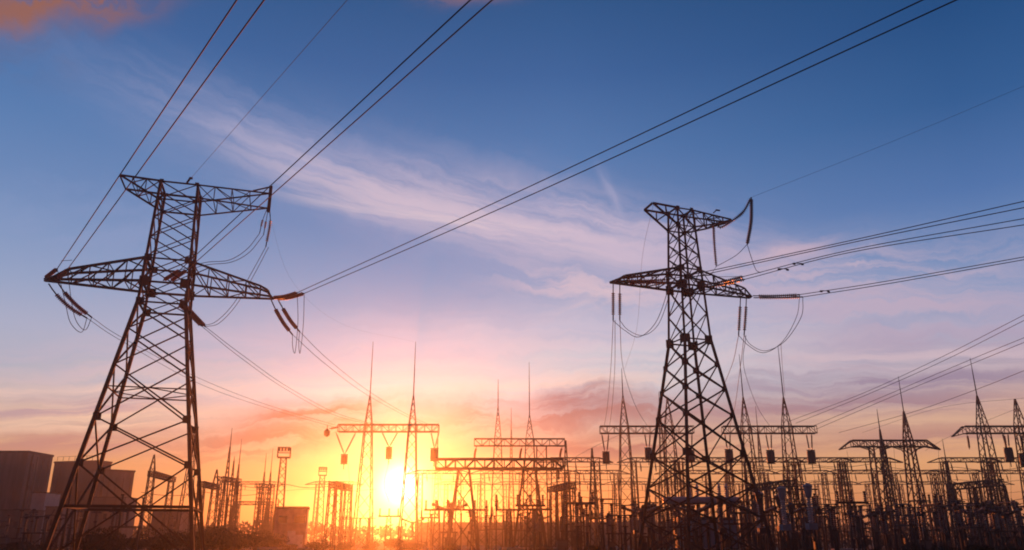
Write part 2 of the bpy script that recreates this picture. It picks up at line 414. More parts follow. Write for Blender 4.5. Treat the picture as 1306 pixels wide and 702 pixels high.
tL = tower('L', 'tall wide lattice pylon with the biggest crossarms, left of the sun',
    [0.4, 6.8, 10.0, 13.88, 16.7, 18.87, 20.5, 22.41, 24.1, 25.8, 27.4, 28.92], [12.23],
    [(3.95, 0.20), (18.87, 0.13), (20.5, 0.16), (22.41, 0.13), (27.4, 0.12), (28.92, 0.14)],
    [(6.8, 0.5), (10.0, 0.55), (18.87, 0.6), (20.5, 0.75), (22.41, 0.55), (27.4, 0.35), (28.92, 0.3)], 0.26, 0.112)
def c4(t, z, sx): w = hw(t, z); return Vector((sx * w, -w, z)), Vector((sx * w, w, z))
# lower left arm
zt, zb, zl = 22.41, 20.5, 28.92
tn0, tf0 = c4('L', zt, -1); bn0, bf0 = c4('L', zb, -1)
tip_n, tip_f = Vector((-8.30, -0.12, zb)), Vector((-8.72, 0.36, zb))
tn = [tn0, Vector((-6.98, -0.55, 21.29)), tip_n]; tf = [tf0, Vector((-7.0, 0.5, 21.29)), tip_f]; bn = [bn0, tip_n]; bf = [bf0, tip_f]
crossarm(tL, [tn, tf, bn, bf, [tip_n, tip_f]], arm_lattice(tn, tf, bn, bf, [-1.7, -2.9, -4.2, -5.5, -6.98]), 0.175, 0.085)
# lower right arm
tn0, tf0 = c4('L', zt, 1); bn0, bf0 = c4('L', zb, 1)
rip_n, rip_f = Vector((7.75, 0.05, zb)), Vector((7.95, 0.75, zb))
tn = [tn0, Vector((6.9, -0.2, 21.25)), Vector((7.5, 0.0, 21.0)), rip_n]; tf = [tf0, Vector((6.9, 0.75, 21.25)), Vector((7.5, .7, 21.0)), rip_f]; bn = [bn0, rip_n]; bf = [bf0, rip_f]
crossarm(tL, [tn, tf, bn, bf, [rip_n, rip_f]], arm_lattice(tn, tf, bn, bf, [1.7, 3.0, 4.4, 5.8, 6.9]), 0.175, 0.085)
# upper arms
zq = 27.4
tn0, tf0 = c4('L', zl, -1); bn0, bf0 = c4('L', zq, -1)
e1, e2 = Vector((-4.32, -1.68, zl)), Vector((-4.33, 1.08, zl))
tn, tf, bn, bf = [tn0, e1], [tf0, e2], [bn0, e1], [bf0, e2]
crossarm(tL, [tn, tf, bn, bf, [e1, e2]], arm_lattice(tn, tf, bn, bf, [-1.42, -2.4, -3.4]), 0.13, 0.07)
tn0, tf0 = c4('L', zl, 1); bn0, bf0 = c4('L', zq, 1)
e1, e2 = Vector((6.96, -1.2, zl)), Vector((6.74, 2.1, zl))
tn, tf, bn, bf = [tn0, e1], [tf0, e2], [bn0, e1], [bf0, e2]
crossarm(tL, [tn, tf, bn, bf, [e1, e2]], arm_lattice(tn, tf, bn, bf, [1.42, 2.7, 4.0, 5.4]), 0.13, 0.07)
MB().bar((6.98, -1.22, 27.25), (6.98, -1.22, 29.55), 0.26).bar((5.6, -1.24, 28.95), (6.98, -1.22, 29.5), 0.1).build('end_post', 'steel', tL)
MB().bar((0.55, -1.42, 28.95), (0.75, -1.5, 29.35), 0.12).box((0.82, -1.52, 29.36), (0.25, 0.16, 0.14)).build('wire_clamp', 'steel', tL)

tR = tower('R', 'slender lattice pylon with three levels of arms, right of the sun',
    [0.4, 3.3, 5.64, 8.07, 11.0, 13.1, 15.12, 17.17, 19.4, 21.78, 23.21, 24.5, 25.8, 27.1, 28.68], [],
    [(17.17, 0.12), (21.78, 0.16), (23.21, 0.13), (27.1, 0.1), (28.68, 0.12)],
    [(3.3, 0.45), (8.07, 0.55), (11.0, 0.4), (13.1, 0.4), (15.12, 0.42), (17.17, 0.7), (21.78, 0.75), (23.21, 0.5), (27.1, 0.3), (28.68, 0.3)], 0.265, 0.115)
tR['label'] = 'slender lattice pylon with short crossarms, right of the sun'
zt, zb, zl, zq = 23.21, 21.78, 28.68, 27.1
tn0, tf0 = c4('R', zt, -1); bn0, bf0 = c4('R', zb, -1)
tip_n, tip_f = Vector((-6.35, 0.25, zb)), Vector((-6.62, 0.75, zb))
tn = [tn0, Vector((-5.7, -0.1, 22.2)), tip_n]; tf = [tf0, Vector((-5.7, 0.6, 22.2)), tip_f]; bn = [bn0, tip_n]; bf = [bf0, tip_f]
crossarm(tR, [tn, tf, bn, bf, [tip_n, tip_f]], arm_lattice(tn, tf, bn, bf, [-1.05, -2.2, -3.4, -4.6, -5.7]), 0.165, 0.08)
tn0, tf0 = c4('R', zt, 1); bn0, bf0 = c4('R', zb, 1)
rip_n, rip_f = Vector((6.60, 0.0, zb)), Vector((6.75, 0.55, zb))
tn = [tn0, Vector((5.85, -0.2, 22.35)), rip_n]; tf = [tf0, Vector((5.85, 0.5, 22.35)), rip_f]; bn = [bn0, rip_n]; bf = [bf0, rip_f]
crossarm(tR, [tn, tf, bn, bf, [rip_n, rip_f]], arm_lattice(tn, tf, bn, bf, [1.05, 2.3, 3.6, 4.8, 5.85]), 0.165, 0.08)
tn0, tf0 = c4('R', zl, -1); bn0, bf0 = c4('R', zq, -1)
e1, e2 = Vector((-3.17, -0.9, zl)), Vector((-3.07, 0.7, zl))
tn, tf, bn, bf = [tn0, e1], [tf0, e2], [bn0, e1], [bf0, e2]
crossarm(tR, [tn, tf, bn, bf, [e1, e2]], arm_lattice(tn, tf, bn, bf, [-0.8, -1.9]), 0.14, 0.08)
tn0, tf0 = c4('R', zl, 1); bn0, bf0 = c4('R', zq, 1)
tn, tf = [tn0, Vector((5.0, -0.35, 28.55))], [tf0, Vector((5.0, 0.35, 28.55))]
bn, bf = [bn0, Vector((3.0, -0.6, 27.75)), Vector((5.0, -0.35, 28.5))], [bf0, Vector((3.0, 0.6, 27.75)), Vector((5.0, 0.35, 28.5))]
crossarm(tR, [tn, tf, bn, bf, [Vector((5.0, -0.35, 28.55)), Vector((5.0, 0.35, 28.55))]], arm_lattice(tn, tf, bn, bf, [0.8, 1.9, 3.0, 4.0]), 0.15, 0.08)
MB().bar((2.9, -0.72, 28.7), (3.2, -0.75, 28.98), 0.09).box((3.35, -0.76, 29.0), (0.4, 0.12, 0.1)).build('wire_clamp', 'steel', tR)

# ------------------------------------------------------------------ strings and conductors, left tower
GS = 'insulator strings on the left pylon'
def run(p, px, py, Yf, z1=None, far=2.2, drop=0.0):
    """a conductor from p through the direction px, py at ground distance Yf and on past the frame"""
    p = Vector(p); q = at(px, py, Yf); e = p.lerp(q, far)
    return [p, p.lerp(q, 0.5) - Vector((0, 0, drop)), q, e]
WR = 0.030
fl = [onv('L', 73, 343, -1.9), onv('L', 86, 344, -1.9)]
insulator([onv('L', 56, 356, 0.0), fl[0]], 0.17, 'rusty insulator string on the far left arm tip, outer one facing the viewer', GS)
insulator([onv('L', 73, 357, -0.2), fl[1]], 0.17, 'rusty insulator string on the far left arm tip, inner one facing the viewer', GS)
wire(run(fl[0], 302, 0, 24.5), WR, 'leftmost thick cable climbing from the left pylon\'s left arm tip', 'phase cables of the left pylon')
wire(run(fl[1], 337, 0, 24.5), WR, 'second cable from the left, climbing from the left pylon\'s left arm tip', 'phase cables of the left pylon')
wire([onv('L', 78, 333, -2.2), onv('L', 92, 332, -2.2)], 0.02, 'short thin spacer rod between the two leftmost climbing cables', None, 'spacer_rod', 'spacer', 2)
bl = [onv('L', 111, 406, 3.2), onv('L', 117, 405, 3.4)]
insulator([onv('L', 62, 362, 0.5), onv('L', 72, 376, 1.2), onv('L', 90, 393, 2.2), bl[0]], 0.18, 'sagging rusty insulator string below the far left arm tip, lower of two', GS, ends=0.25)
insulator([onv('L', 74, 361, 0.3), onv('L', 83, 374, 1.2), onv('L', 99, 391, 2.3), bl[1]], 0.18, 'sagging rusty insulator string below the far left arm tip, upper of two', GS, ends=0.25)
wire([bl[0], at(155, 435, 70), at(255, 490, 88), at(345, 522, 104), at(434, 547, 119.5)], 0.022, 'lower thin cable sagging from the left arm tip to the leftmost gantry end', 'cables down to the yard')
wire([bl[1], at(158, 432, 70), at(257, 484, 88), at(345, 518, 104), at(440, 546, 119.5)], 0.022, 'upper thin cable sagging from the left arm tip to the leftmost gantry end', 'cables down to the yard')
wire([fl[0], onv('L', 83, 385, -1.0), onv('L', 90, 412, 0), onv('L', 104, 424, 1.5), bl[0]], 0.025, 'outer loop of slack cable hanging under the far left arm tip', 'slack jumper loops', 'jumper_cable')
wire([fl[1], onv('L', 92, 390, -1.0), onv('L', 98, 411, 0), onv('L', 109, 421, 1.8), bl[1]], 0.025, 'inner loop of slack cable hanging under the far left arm tip', 'slack jumper loops', 'jumper_cable')
# middle phase
fm = [onv('L', 229, 345, -1.9), onv('L', 238, 345, -1.9)]
insulator([onv('L', 208, 358, -0.4), fm[0]], 0.17, 'rusty insulator string crossing inside the left pylon\'s waist, left of two', GS, ends=0.1)
insulator([onv('L', 217, 359, -0.4), fm[1]], 0.17, 'rusty insulator string crossing inside the left pylon\'s waist, right of two', GS, ends=0.1)
wire(run(fm[0], 600, 0, 24.5), WR, 'left one of two cables rising steeply past the left pylon\'s top right corner', 'phase cables of the left pylon')
wire(run(fm[1], 628, 0, 24.5), WR, 'right one of two cables rising steeply past the left pylon\'s top right corner', 'phase cables of the left pylon')
bm = [onv('L', 257, 416, 3.4), onv('L', 262, 417, 3.6)]
insulator([onv('L', 226, 386, 1.1), onv('L', 240, 399, 2.2), bm[0]], 0.18, 'orange-brown insulator string slanting down at the left pylon\'s waist, lower of two', GS, ends=0.1)
insulator([onv('L', 231, 384, 1.1), onv('L', 245, 399, 2.3), bm[1]], 0.18, 'orange-brown insulator string slanting down at the left pylon\'s waist, upper of two', GS, ends=0.1)
wire([bm[0], at(305, 455, 72), at(365, 497, 90), at(430, 531, 107), at(496, 546, 119.5)], 0.022, 'lower cable falling from the left pylon\'s waist towards the sunlit gantry', 'cables down to the yard')
wire([bm[1], at(309, 453, 72), at(369, 495, 90), at(434, 529, 107), at(500, 546, 119.5)], 0.022, 'upper cable falling from the left pylon\'s waist towards the sunlit gantry', 'cables down to the yard')
# right phase
fr = [onv('L', 379, 373.5, -1.9), onv('L', 388, 374.5, -1.7)]
insulator([onv('L', 347, 380, 0.0), onv('L', 362, 378.5, -1.0), fr[0]], 0.17, 'rusty insulator string pointing right from the left pylon\'s right arm tip, upper', GS, ends=0.08)
insulator([onv('L', 352, 381, 0.5), onv('L', 368, 380, -.6), fr[1]], 0.17, 'rusty insulator string pointing right from the left pylon\'s right arm tip, lower', GS, ends=0.08)
wire([fr[0], at(650, 250, 42), at(1177, 0, 24.5), at(1177, 0, 24.5) * 2 - at(650, 250, 42)], WR, 'upper of two long cables rising right from the left pylon across the sky', 'phase cables of the left pylon')
wire([fr[1], at(650, 261, 42), at(1220, 0, 24.5), at(1220, 0, 24.5) * 2 - at(650, 261, 42)], WR, 'lower of two long cables rising right from the left pylon across the sky', 'phase cables of the left pylon')
br = [onv('L', 373, 427, 3.2), onv('L', 382, 423, 3.4)]
insulator([onv('L', 346, 383, 0.4), onv('L', 352, 396, 1.2), onv('L', 362, 413, 2.3), br[0]], 0.18, 'slanting rusty insulator string under the left pylon\'s right arm tip, left of two', GS, ends=0.25)
insulator([onv('L', 355, 383, 0.6), onv('L', 361, 394, 1.3), onv('L', 371, 410, 2.4), br[1]], 0.18, 'slanting rusty insulator string under the left pylon\'s right arm tip, right of two', GS, ends=0.25)
wire([br[0], at(412, 462, 76), at(462, 500, 94), at(510, 527, 108), at(550, 546, 119.5)], 0.022, 'lower cable falling from the left pylon\'s right arm towards two tall spires', 'cables down to the yard')
wire([br[1], at(420, 460, 76), at(470, 499, 94), at(516, 527, 108), at(556, 546, 119.5)], 0.022, 'upper cable falling from the left pylon\'s right arm towards two tall spires', 'cables down to the yard')
wire([fr[0], onv('L', 380, 410, -1), onv('L', 377, 446, 0.6), onv('L', 375, 450, 1.2), onv('L', 373, 440, 2.2), br[0]], 0.025, 'left slack cable hanging in a narrow loop below the right arm tip', 'slack jumper loops', 'jumper_cable')
wire([fr[1], onv('L', 387, 412, -1), onv('L', 383.5, 446, 0.6), onv('L', 382, 450, 1.2), onv('L', 381, 438, 2.2), br[1]], 0.025, 'right slack cable hanging in a narrow loop below the right arm tip', 'slack jumper loops', 'jumper_cable')
# strings under the upper right arm end and the loops they carry
hs = onv('L', 339, 315, 1.2)
insulator([onv('L', 344, 268, 0.6), onv('L', 344.5, 285, 0.9), hs], 0.15, 'orange-brown insulator string hanging from the left pylon\'s top right corner', GS, ends=0.28)
h1, h2 = onv('L', 331, 298, -0.4), onv('L', 336, 300, -0.2)
insulator([onv('L', 341, 266, 0.2), onv('L', 335, 281, -0.2), h1], 0.10, 'thin dark string beside the orange one under the top right corner, left of two', GS, 'grey', 0.5)
insulator([onv('L', 342, 267, 0.4), onv('L', 339, 284, 0.0), h2], 0.10, 'thin dark string beside the orange one under the top right corner, right of two', GS, 'grey', 0.5)
wire([h1, onv('L', 315, 318, -0.9), onv('L', 292, 332, -1.4), onv('L', 262, 335, -1.9), fm[0]], 0.025, 'upper sagging loop under the left pylon\'s top right arm', 'slack jumper loops', 'jumper_cable')
wire([h2, onv('L', 318, 322, -0.9), onv('L', 295, 334.5, -1.4), onv('L', 264, 338, -1.9), fm[1]], 0.025, 'lower sagging loop under the left pylon\'s top right arm', 'slack jumper loops', 'jumper_cable')
wire([hs, onv('L', 322, 346, 1.9), onv('L', 299, 386, 2.9), onv('L', 276, 410, 3.3), bm[0]], 0.025, 'left of two loops passing behind the left pylon\'s right lower arm', 'slack jumper loops', 'jumper_cable')
wire([hs + Vector((0.2, 0.1, 0)), onv('L', 326, 347, 1.9), onv('L', 303, 387, 2.9), onv('L', 280, 412, 3.4), bm[1]], 0.025, 'right of two loops passing behind the left pylon\'s right lower arm', 'slack jumper loops', 'jumper_cable')
ew = w2('L', (0.85, -1.55, 29.4))
wire(run(ew, 443, 0, 26.5), 0.012, 'thin single earth wire rising from the middle of the left pylon\'s top', None, 'earth_wire')
wire([w2('L', (6.7, 2.1, 28.9)), at(375, 362, 78), at(440, 415, 100), at(528, 436, 120)], 0.006, 'faint earth wire falling from the left pylon\'s top right corner to a spire', None, 'earth_wire')

# ------------------------------------------------------------------ strings and conductors, right tower
GR = 'insulator strings on the right pylon'
a1, a2 = onv('R', 782, 409, 0.2), onv('R', 790.5, 409, 0.7)
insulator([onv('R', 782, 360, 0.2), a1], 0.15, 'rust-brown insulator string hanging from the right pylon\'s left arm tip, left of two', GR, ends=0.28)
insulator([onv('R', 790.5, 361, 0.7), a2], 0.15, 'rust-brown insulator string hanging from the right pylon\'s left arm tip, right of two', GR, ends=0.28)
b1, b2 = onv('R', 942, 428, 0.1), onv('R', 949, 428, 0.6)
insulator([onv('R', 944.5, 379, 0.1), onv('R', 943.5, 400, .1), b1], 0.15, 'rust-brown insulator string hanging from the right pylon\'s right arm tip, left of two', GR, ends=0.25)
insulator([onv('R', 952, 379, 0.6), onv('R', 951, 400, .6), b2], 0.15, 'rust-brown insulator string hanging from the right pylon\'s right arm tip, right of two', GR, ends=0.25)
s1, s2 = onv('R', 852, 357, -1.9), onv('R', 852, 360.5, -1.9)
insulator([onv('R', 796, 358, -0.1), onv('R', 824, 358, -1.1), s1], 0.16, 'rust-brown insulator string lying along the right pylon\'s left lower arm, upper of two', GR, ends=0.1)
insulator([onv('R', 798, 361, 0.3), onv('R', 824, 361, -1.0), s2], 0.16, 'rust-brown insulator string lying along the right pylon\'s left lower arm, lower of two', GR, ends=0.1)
m1, m2 = onv('R', 948, 353, -1.9), onv('R', 950, 356.5, -1.9)
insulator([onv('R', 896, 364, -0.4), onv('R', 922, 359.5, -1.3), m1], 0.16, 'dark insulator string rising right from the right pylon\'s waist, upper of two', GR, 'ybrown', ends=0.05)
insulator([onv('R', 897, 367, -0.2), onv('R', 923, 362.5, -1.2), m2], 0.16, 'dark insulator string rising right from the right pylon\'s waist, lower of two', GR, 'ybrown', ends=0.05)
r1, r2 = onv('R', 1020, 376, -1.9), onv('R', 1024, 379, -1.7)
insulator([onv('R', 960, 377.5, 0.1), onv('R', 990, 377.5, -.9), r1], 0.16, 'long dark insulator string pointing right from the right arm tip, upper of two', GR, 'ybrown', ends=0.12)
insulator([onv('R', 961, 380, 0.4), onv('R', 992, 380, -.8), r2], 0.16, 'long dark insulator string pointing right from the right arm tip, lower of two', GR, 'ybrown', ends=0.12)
GC = 'phase cables of the right pylon'
for (p, y0, ym, Yf, Ym, lab) in ((s1, 257, 317, 46.0, 56, 'topmost of the six cables fanning right from the right pylon'), (s2, 265, 320, 46.0, 56, 'second highest of the six cables fanning right from the right pylon'),
        (m1, 279, 324, 49.0, 57, 'third highest of the six cables fanning right from the right pylon'), (m2, 287, 327, 49.0, 57, 'fourth highest of the six cables fanning right from the right pylon')):
    q = at(1306, y0, Yf); m = at(1085, ym - 10 + (5 if p in (m1, m2) else 0), Ym - (2 if p in (s1, s2) else 0)); wire([p, m, q, q * 2 - m], WR, lab, GC)
for (p, y0, ym, lab) in ((r1, 328, 359, 'upper of the lowest cable pair leaving the right pylon\'s right arm'), (r2, 331.5, 362.5, 'lower of the lowest cable pair leaving the right pylon\'s right arm')):
    q = at(1306, y0, 57); m = at(1130, ym, 61.5); wire([p, m, q, q * 2 - m], WR, lab, GC)
# small clamps on the conductors near the tower
for x, y, Yd, lab in ((999, 344, 58.5, 'small dark clamp hanging on the cables right of the curved string'), (1018, 337, 58, 'small dark clamp a little further out on the rising cables'), (1052, 372, 63.5, 'small dark clamp on the lowest cable pair, right of the loop')):
    c = at(x, y, Yd); k = thing('cable_clamp', lab, 'clamp', c, 0.5, 'cable clamps by the right pylon')
    MB().bar((-0.5, 0, 0), (0.5, 0, 0.12), 0.05).build('rod', 'steel', k)
    MB().box((-0.45, 0, -0.06), (0.22, 0.1, 0.12)).build('weight', 'steel', k); MB().box((0.45, 0, 0.05), (0.22, 0.1, 0.12)).build('weight', 'steel', k)
# curved pair of strings at the upper right arm
cs = at(958, 252, 62.6); arm = w2('R', (3.2, -0.6, 27.75))
insulator([arm, at(920, 290, 64.6), at(938, 279, 64.0), at(949, 269, 63.3), cs], 0.16, 'dark curved insulator string swinging up from the right pylon\'s top arm', GR, 'trap', 0.05)
ce = at(953, 312, 62.6)
insulator([cs + Vector((0.02, 0, 0)), at(958, 282, 62.6), ce], 0.17, 'long dark insulator string dangling from the raised end of the curved one', GR, 'trap', 0.04)
he = w2('R', (3.25, -0.5, 24.35)); he = onv('R', 913.5, 340, -0.5)
insulator([onv('R', 910, 285, -0.6), onv('R', 911, 310, -.6), he], 0.14, 'brown insulator string hanging straight below the right pylon\'s upper arm', GR, ends=0.06)
wire([cs, at(1130, 184, 55), at(1306, 110, 48.5), at(1306, 110, 48.5) * 2 - at(1130, 184, 55)], 0.010, 'thin single earth wire rising right from the curved insulator string', None, 'earth_wire')
wire([he, onv('R', 925, 334, -0.6), at(940, 325, 63), ce], 0.025, 'short slack cable between the two strings of the right pylon\'s top arm', 'slack jumper loops', 'jumper_cable')
wire([ce, at(958, 328, 62), at(964, 344, 61), at(970, 348, 60.5)], 0.025, 'short cable dropping from the dangling string to the rising cables', 'slack jumper loops', 'jumper_cable')
wire([he, onv('R', 910, 352, -1), m1], 0.02, 'tiny slack cable under the brown string of the right pylon\'s top arm', 'slack jumper loops', 'jumper_cable')
# slack loops below the lower arm
for o, lab in ((0, 'outer slack loop left of the right pylon\'s body'), (5, 'inner slack loop left of the right pylon\'s body')):
    wire([(a1, a2)[o > 0], onv('R', 796 + o, 421, -0.2), onv('R', 815 + o, 430 - o * .4, -0.8), onv('R', 836 + o * .6, 412 + o * .6, -1.4), onv('R', 850 + o * .4, 376 + o, -1.8), (s1, s2)[o > 0]], 0.025, lab, 'slack jumper loops', 'jumper_cable')
for o, lab in ((0, 'outer deep slack loop right of the right pylon'), (6, 'inner deep slack loop right of the right pylon')):
    wire([(b1, b2)[o > 0], onv('R', 956 + o * .3, 442 - o * .3, -0.2), onv('R', 975 + o * .3, 450 - o * .4, -0.7), onv('R', 998 + o * .6, 436 - o * .2, -1.3), onv('R', 1016 + o, 404, -1.7), (r1, r2)[o > 0]], 0.025, lab, 'slack jumper loops', 'jumper_cable')
wire([onv('R', 996, 440, -1.3), at(998, 470, 85), at(1001, 505, 110)], 0.02, 'short drop wire from the deep loop down towards a spire', None, 'drop_wire')
GD = 'drop wires from the right pylon to the yard'
for p, x1, x2, lab in ((a1, 779, 770, 'leftmost drop wire under the right pylon\'s left arm'), (a1 + Vector((.15, 0, 0)), 784, 777, 'second drop wire under the right pylon\'s left arm'), (a2, 795, 828, 'rightmost drop wire under the right pylon\'s left arm'),
        (b1, 932, 885, 'leftmost drop wire under the right pylon\'s right arm'), (b2, 944, 930, 'second drop wire under the right pylon\'s right arm'), (b2 + Vector((.15, 0, 0)), 949, 984, 'rightmost drop wire under the right pylon\'s right arm')):
    wire([p, at(x1, 470, 80), at((x1 + x2) / 2, 520, 105), at(x2, 547, 124.5)], 0.025, lab, GD, 'drop_wire')
wire([w2('R', (-3.1, -.9, 28.6)), at(819, 330, 78), at(812, 420, 100), at(797, 470, 125)], 0.012, 'faint earth wire falling from the right pylon\'s top left corner', None, 'earth_wire')

# ------------------------------------------------------------------ yard gantries
def lattice_column(root, x, y, z0, z1, w0, w1, npan, leg=0.17, web=0.08, name='column', mat='gate', apex=None):
    """tapered four-leg lattice column in root's coordinates, optionally running on to a spire with a rod"""
    m = MB(); q = MB()
    def c(k, z):
        if z <= z1: w = w0 + (w1 - w0) * (z - z0) / (z1 - z0)
        else: w = w1 + (0.10 - w1) * (z - z1) / (apex[0] - z1)
        return Vector((x + SX[k] * w / 2, y + SY[k] * w / 2, z))
    ze = apex[0] if apex else z1
    zs, z = [z0], z0
    while z < ze - 0.4:
        w = (w0 + (w1 - w0) * (z - z0) / (z1 - z0)) if z < z1 else w1 * (ze - z) / max(ze - z1, .1)
        z = min(ze, z + max(0.9, w * 1.15)); zs.append(z)
    for k in range(4):
        m.bar(c(k, z0), c(k, z1), leg)
        if apex: m.bar(c(k, z1), c(k, ze), leg * 0.75)
        j = (k + 1) % 4
        for i in range(len(zs) - 1):
            a, b = zs[i], zs[i + 1]
            if i % 2: q.bar(c(k, a), c(j, b), web)
            else: q.bar(c(j, a), c(k, b), web)
            if w0 > 1.6: q.bar(c(j, b) if i % 2 == 0 else c(k, b), c(k, a) if i % 2 == 0 else c(j, a), web) if False else None
    o = m.build(name, mat, root); q.build('lattice', mat, o)
    if apex and apex[1]:
        MB().tube([(x, y, ze - 0.3), (x, y, (ze + apex[1]) / 2), (x, y, apex[1])], [0.09, 0.07, 0.035], 6).build('lightning_rod', mat, root)
    return o
def box_beam(root, xa, xb, zt, zb, d, npan, chord=0.15, web=0.08, mat='gate', y=0.0):
    m = MB(); q = MB()
    for z in (zt, zb):
        for yy in (-d / 2, d / 2): m.bar((xa, y + yy, z), (xb, y + yy, z), chord)
    L = xb - xa
    for i in range(npan + 1):
        u = xa + L * i / npan
        for yy in (-d / 2, d / 2):
            q.bar((u, y + yy, zb), (u, y + yy, zt), web)
            if i < npan:
                v = xa + L * (i + 1) / npan; q.bar((u, y + yy, zb if i % 2 else zt), (v, y + yy, zt if i % 2 else zb), web)
        for z in (zt, zb):
            if i < npan: q.bar((u, y - d / 2, z), (xa + L * (i + 1) / npan, y + d / 2, z), web * 0.8)
    o = m.build('beam', mat, root); q.build('lattice', mat, o); return o
def gantry(label, Y0, x0, x1, yt, yb, cols, Y1=None, chord=0.14, web=0.07, leg=0.145, depth=1.0, group=None, wings=None, name='yard_gantry', mat='gate', knees=0):
    """cols: (x px at the beam, base width m, width at beam m, spire apex px y, rod top px y)"""
    Y1 = Y1 or Y0
    A, B = at(x0, yt, Y0), at(x1, yt, Y1); zt = A.z; zb = at(x0, yb, Y0).z
    dx, dy = B.x - A.x, B.y - A.y; L = math.hypot(dx, dy); rz = math.atan2(dy, dx)
    root = thing(name, label, 'gantry', (A.x, A.y, 0), rz, group)
    box_beam(root, 0, L, zt, zb, depth, max(4, int(L / max(zt - zb, 0.7))), chord, web, mat)
    for (xc, w0, w1, ya, yr) in cols:
        f = (xc - x0) / (x1 - x0); Yc = Y0 + (Y1 - Y0) * f; u = L * f
        ap = (at(xc, ya, Yc).z, at(xc, yr, Yc).z if yr else None) if ya else None
        lattice_column(root, u, 0, 0, zt if ap else zb, w0, w1, 0, leg, web, apex=ap, mat=mat)
    if knees:
        for (xc, *_r) in cols:
            u = L * (xc - x0) / (x1 - x0)
            for sg in (-1, 1):
                m = MB()
                for yy in (-depth / 2, depth / 2): m.tube([(u + sg * .6, yy, zb - knees * .55), (u + sg * knees * .5, yy, zb - knees * .22), (u + sg * knees * 1.2, yy, zb)], chord * .5, 5)
                m.build('knee_brace', mat, root)
    if wings:
        for sgn, u0 in ((-1, 0.0), (1, L)):
            m = MB()
            for yy in (-depth / 2, depth / 2):
                m.bar((u0, yy, zt), (u0 + sgn * wings, yy * 0.3, zb - 0.5), chord); m.bar((u0, yy, zb), (u0 + sgn * wings, yy * 0.3, zb - 0.5), chord * 0.8)
            m.bar((u0 + sgn * wings * .5, 0, (zt + zb) / 2 - .2), (u0 + sgn * wings * .5, 0, zb - .2), web)
            m.build('wing', mat, root)
    return root, (A, B, zb)

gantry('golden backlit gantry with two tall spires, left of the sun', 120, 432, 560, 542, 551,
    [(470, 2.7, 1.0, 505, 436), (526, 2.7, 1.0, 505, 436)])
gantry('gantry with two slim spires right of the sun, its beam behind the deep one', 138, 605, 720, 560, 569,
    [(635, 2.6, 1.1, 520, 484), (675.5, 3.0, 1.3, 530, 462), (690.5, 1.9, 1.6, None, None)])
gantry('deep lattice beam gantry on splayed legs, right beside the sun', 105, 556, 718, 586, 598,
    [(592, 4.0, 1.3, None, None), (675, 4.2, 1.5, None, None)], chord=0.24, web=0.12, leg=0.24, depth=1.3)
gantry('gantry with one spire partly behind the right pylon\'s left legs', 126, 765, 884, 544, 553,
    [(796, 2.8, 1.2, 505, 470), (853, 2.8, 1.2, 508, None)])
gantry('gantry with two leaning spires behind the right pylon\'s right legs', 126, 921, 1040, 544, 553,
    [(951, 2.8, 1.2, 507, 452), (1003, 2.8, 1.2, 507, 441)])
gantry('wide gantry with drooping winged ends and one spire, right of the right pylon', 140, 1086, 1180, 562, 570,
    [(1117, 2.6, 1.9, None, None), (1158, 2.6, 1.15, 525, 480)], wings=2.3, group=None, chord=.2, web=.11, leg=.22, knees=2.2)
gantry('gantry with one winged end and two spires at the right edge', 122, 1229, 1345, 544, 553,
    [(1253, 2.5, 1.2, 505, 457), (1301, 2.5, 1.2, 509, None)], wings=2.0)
# free standing masts and slim spires
def mast(label, x, yb_, Yd, ya, yr, w0, group=None, name='lightning_mast', cat='mast', z1f=0.5, w1=None, leg=0.15, mat='gate'):
    p = at(x, 640, Yd); za = at(x, ya, Yd).z
    root = thing(name, label, cat, (p.x, p.y, 0), 0.1, group)
    lattice_column(root, 0, 0, 0, za * z1f, w0, w1 or w0 * 0.55, 0, leg, 0.07, 'mast_body', mat, apex=(za, at(x, yr, Yd).z if yr else None))
    return root
mast('dark slim spire left of the gantry with hanging barrels, nearer of two', 757, 0, 116, 572, None, 1.7)
mast('dark pointed spire between the splayed gantry and the right pylon', 723, 0, 122, 562, None, 1.5)
mast('pale lattice mast seen behind the left pylon\'s right leg', 238, 0, 150, 540, 528, 2.6)
mast('tall slim spire rising highest among the spires right of the left pylon', 286, 0, 140, 570, 546, 1.3)
mast('slim spire with a long thin rod, right of the tallest of its cluster', 300, 0, 146, 592, 560, 1.1)
mast('short spire in the middle of the cluster right of the left pylon', 293, 0, 150, 588, 582, 1.0)
mast('left one of two thin spires left of the floodlight mast', 334, 0, 160, 602, 578, 1.2)
mast('right one of two thin spires left of the floodlight mast', 342, 0, 160, 602, 572, 1.2)
mast('thin spire inside the right pylon\'s left legs', 848, 0, 160, 520, 500, 2.2)
mast('thin dark spire between the winged gantry\'s columns', 1135, 0, 132, 548, 522, 1.6)
mast('thin spire just right of the winged gantry', 1215, 0, 150, 585, 560, 1.5)
mast('faint spire between the right pylon and the winged gantry', 975, 0, 190, 545, 518, 2.0)
mast('faint short spire under the beam with two slim spires', 652, 0, 190, 548, 520, 1.7)
mast('faint thin mast right beside the sun', 556, 0, 190, 560, 540, 1.7)
gantry('short oblique gantry seen through the left pylon\'s legs', 135, 193, 222, 601, 607, [(194, 1.3, 0.8, 580, None), (220, 1.3, 0.8, None, None)], 150)
gantry('short oblique gantry just right of the left pylon\'s legs', 128, 256, 277, 614, 620, [(275, 1.3, 0.8, 599, None), (258, 1.2, 0.8, None, None)], 138)
gantry('small beam joining the slim spires right of the left pylon', 143, 281, 305, 608, 613, [(285, 0.9, 0.7, None, None), (302, 0.9, 0.7, None, None)], 150)
gantry('low far gantry left of the floodlight mast', 165, 300, 348, 640, 644, [(302, 1.0, 0.7, None, None), (345, 1.0, 0.7, None, None)])
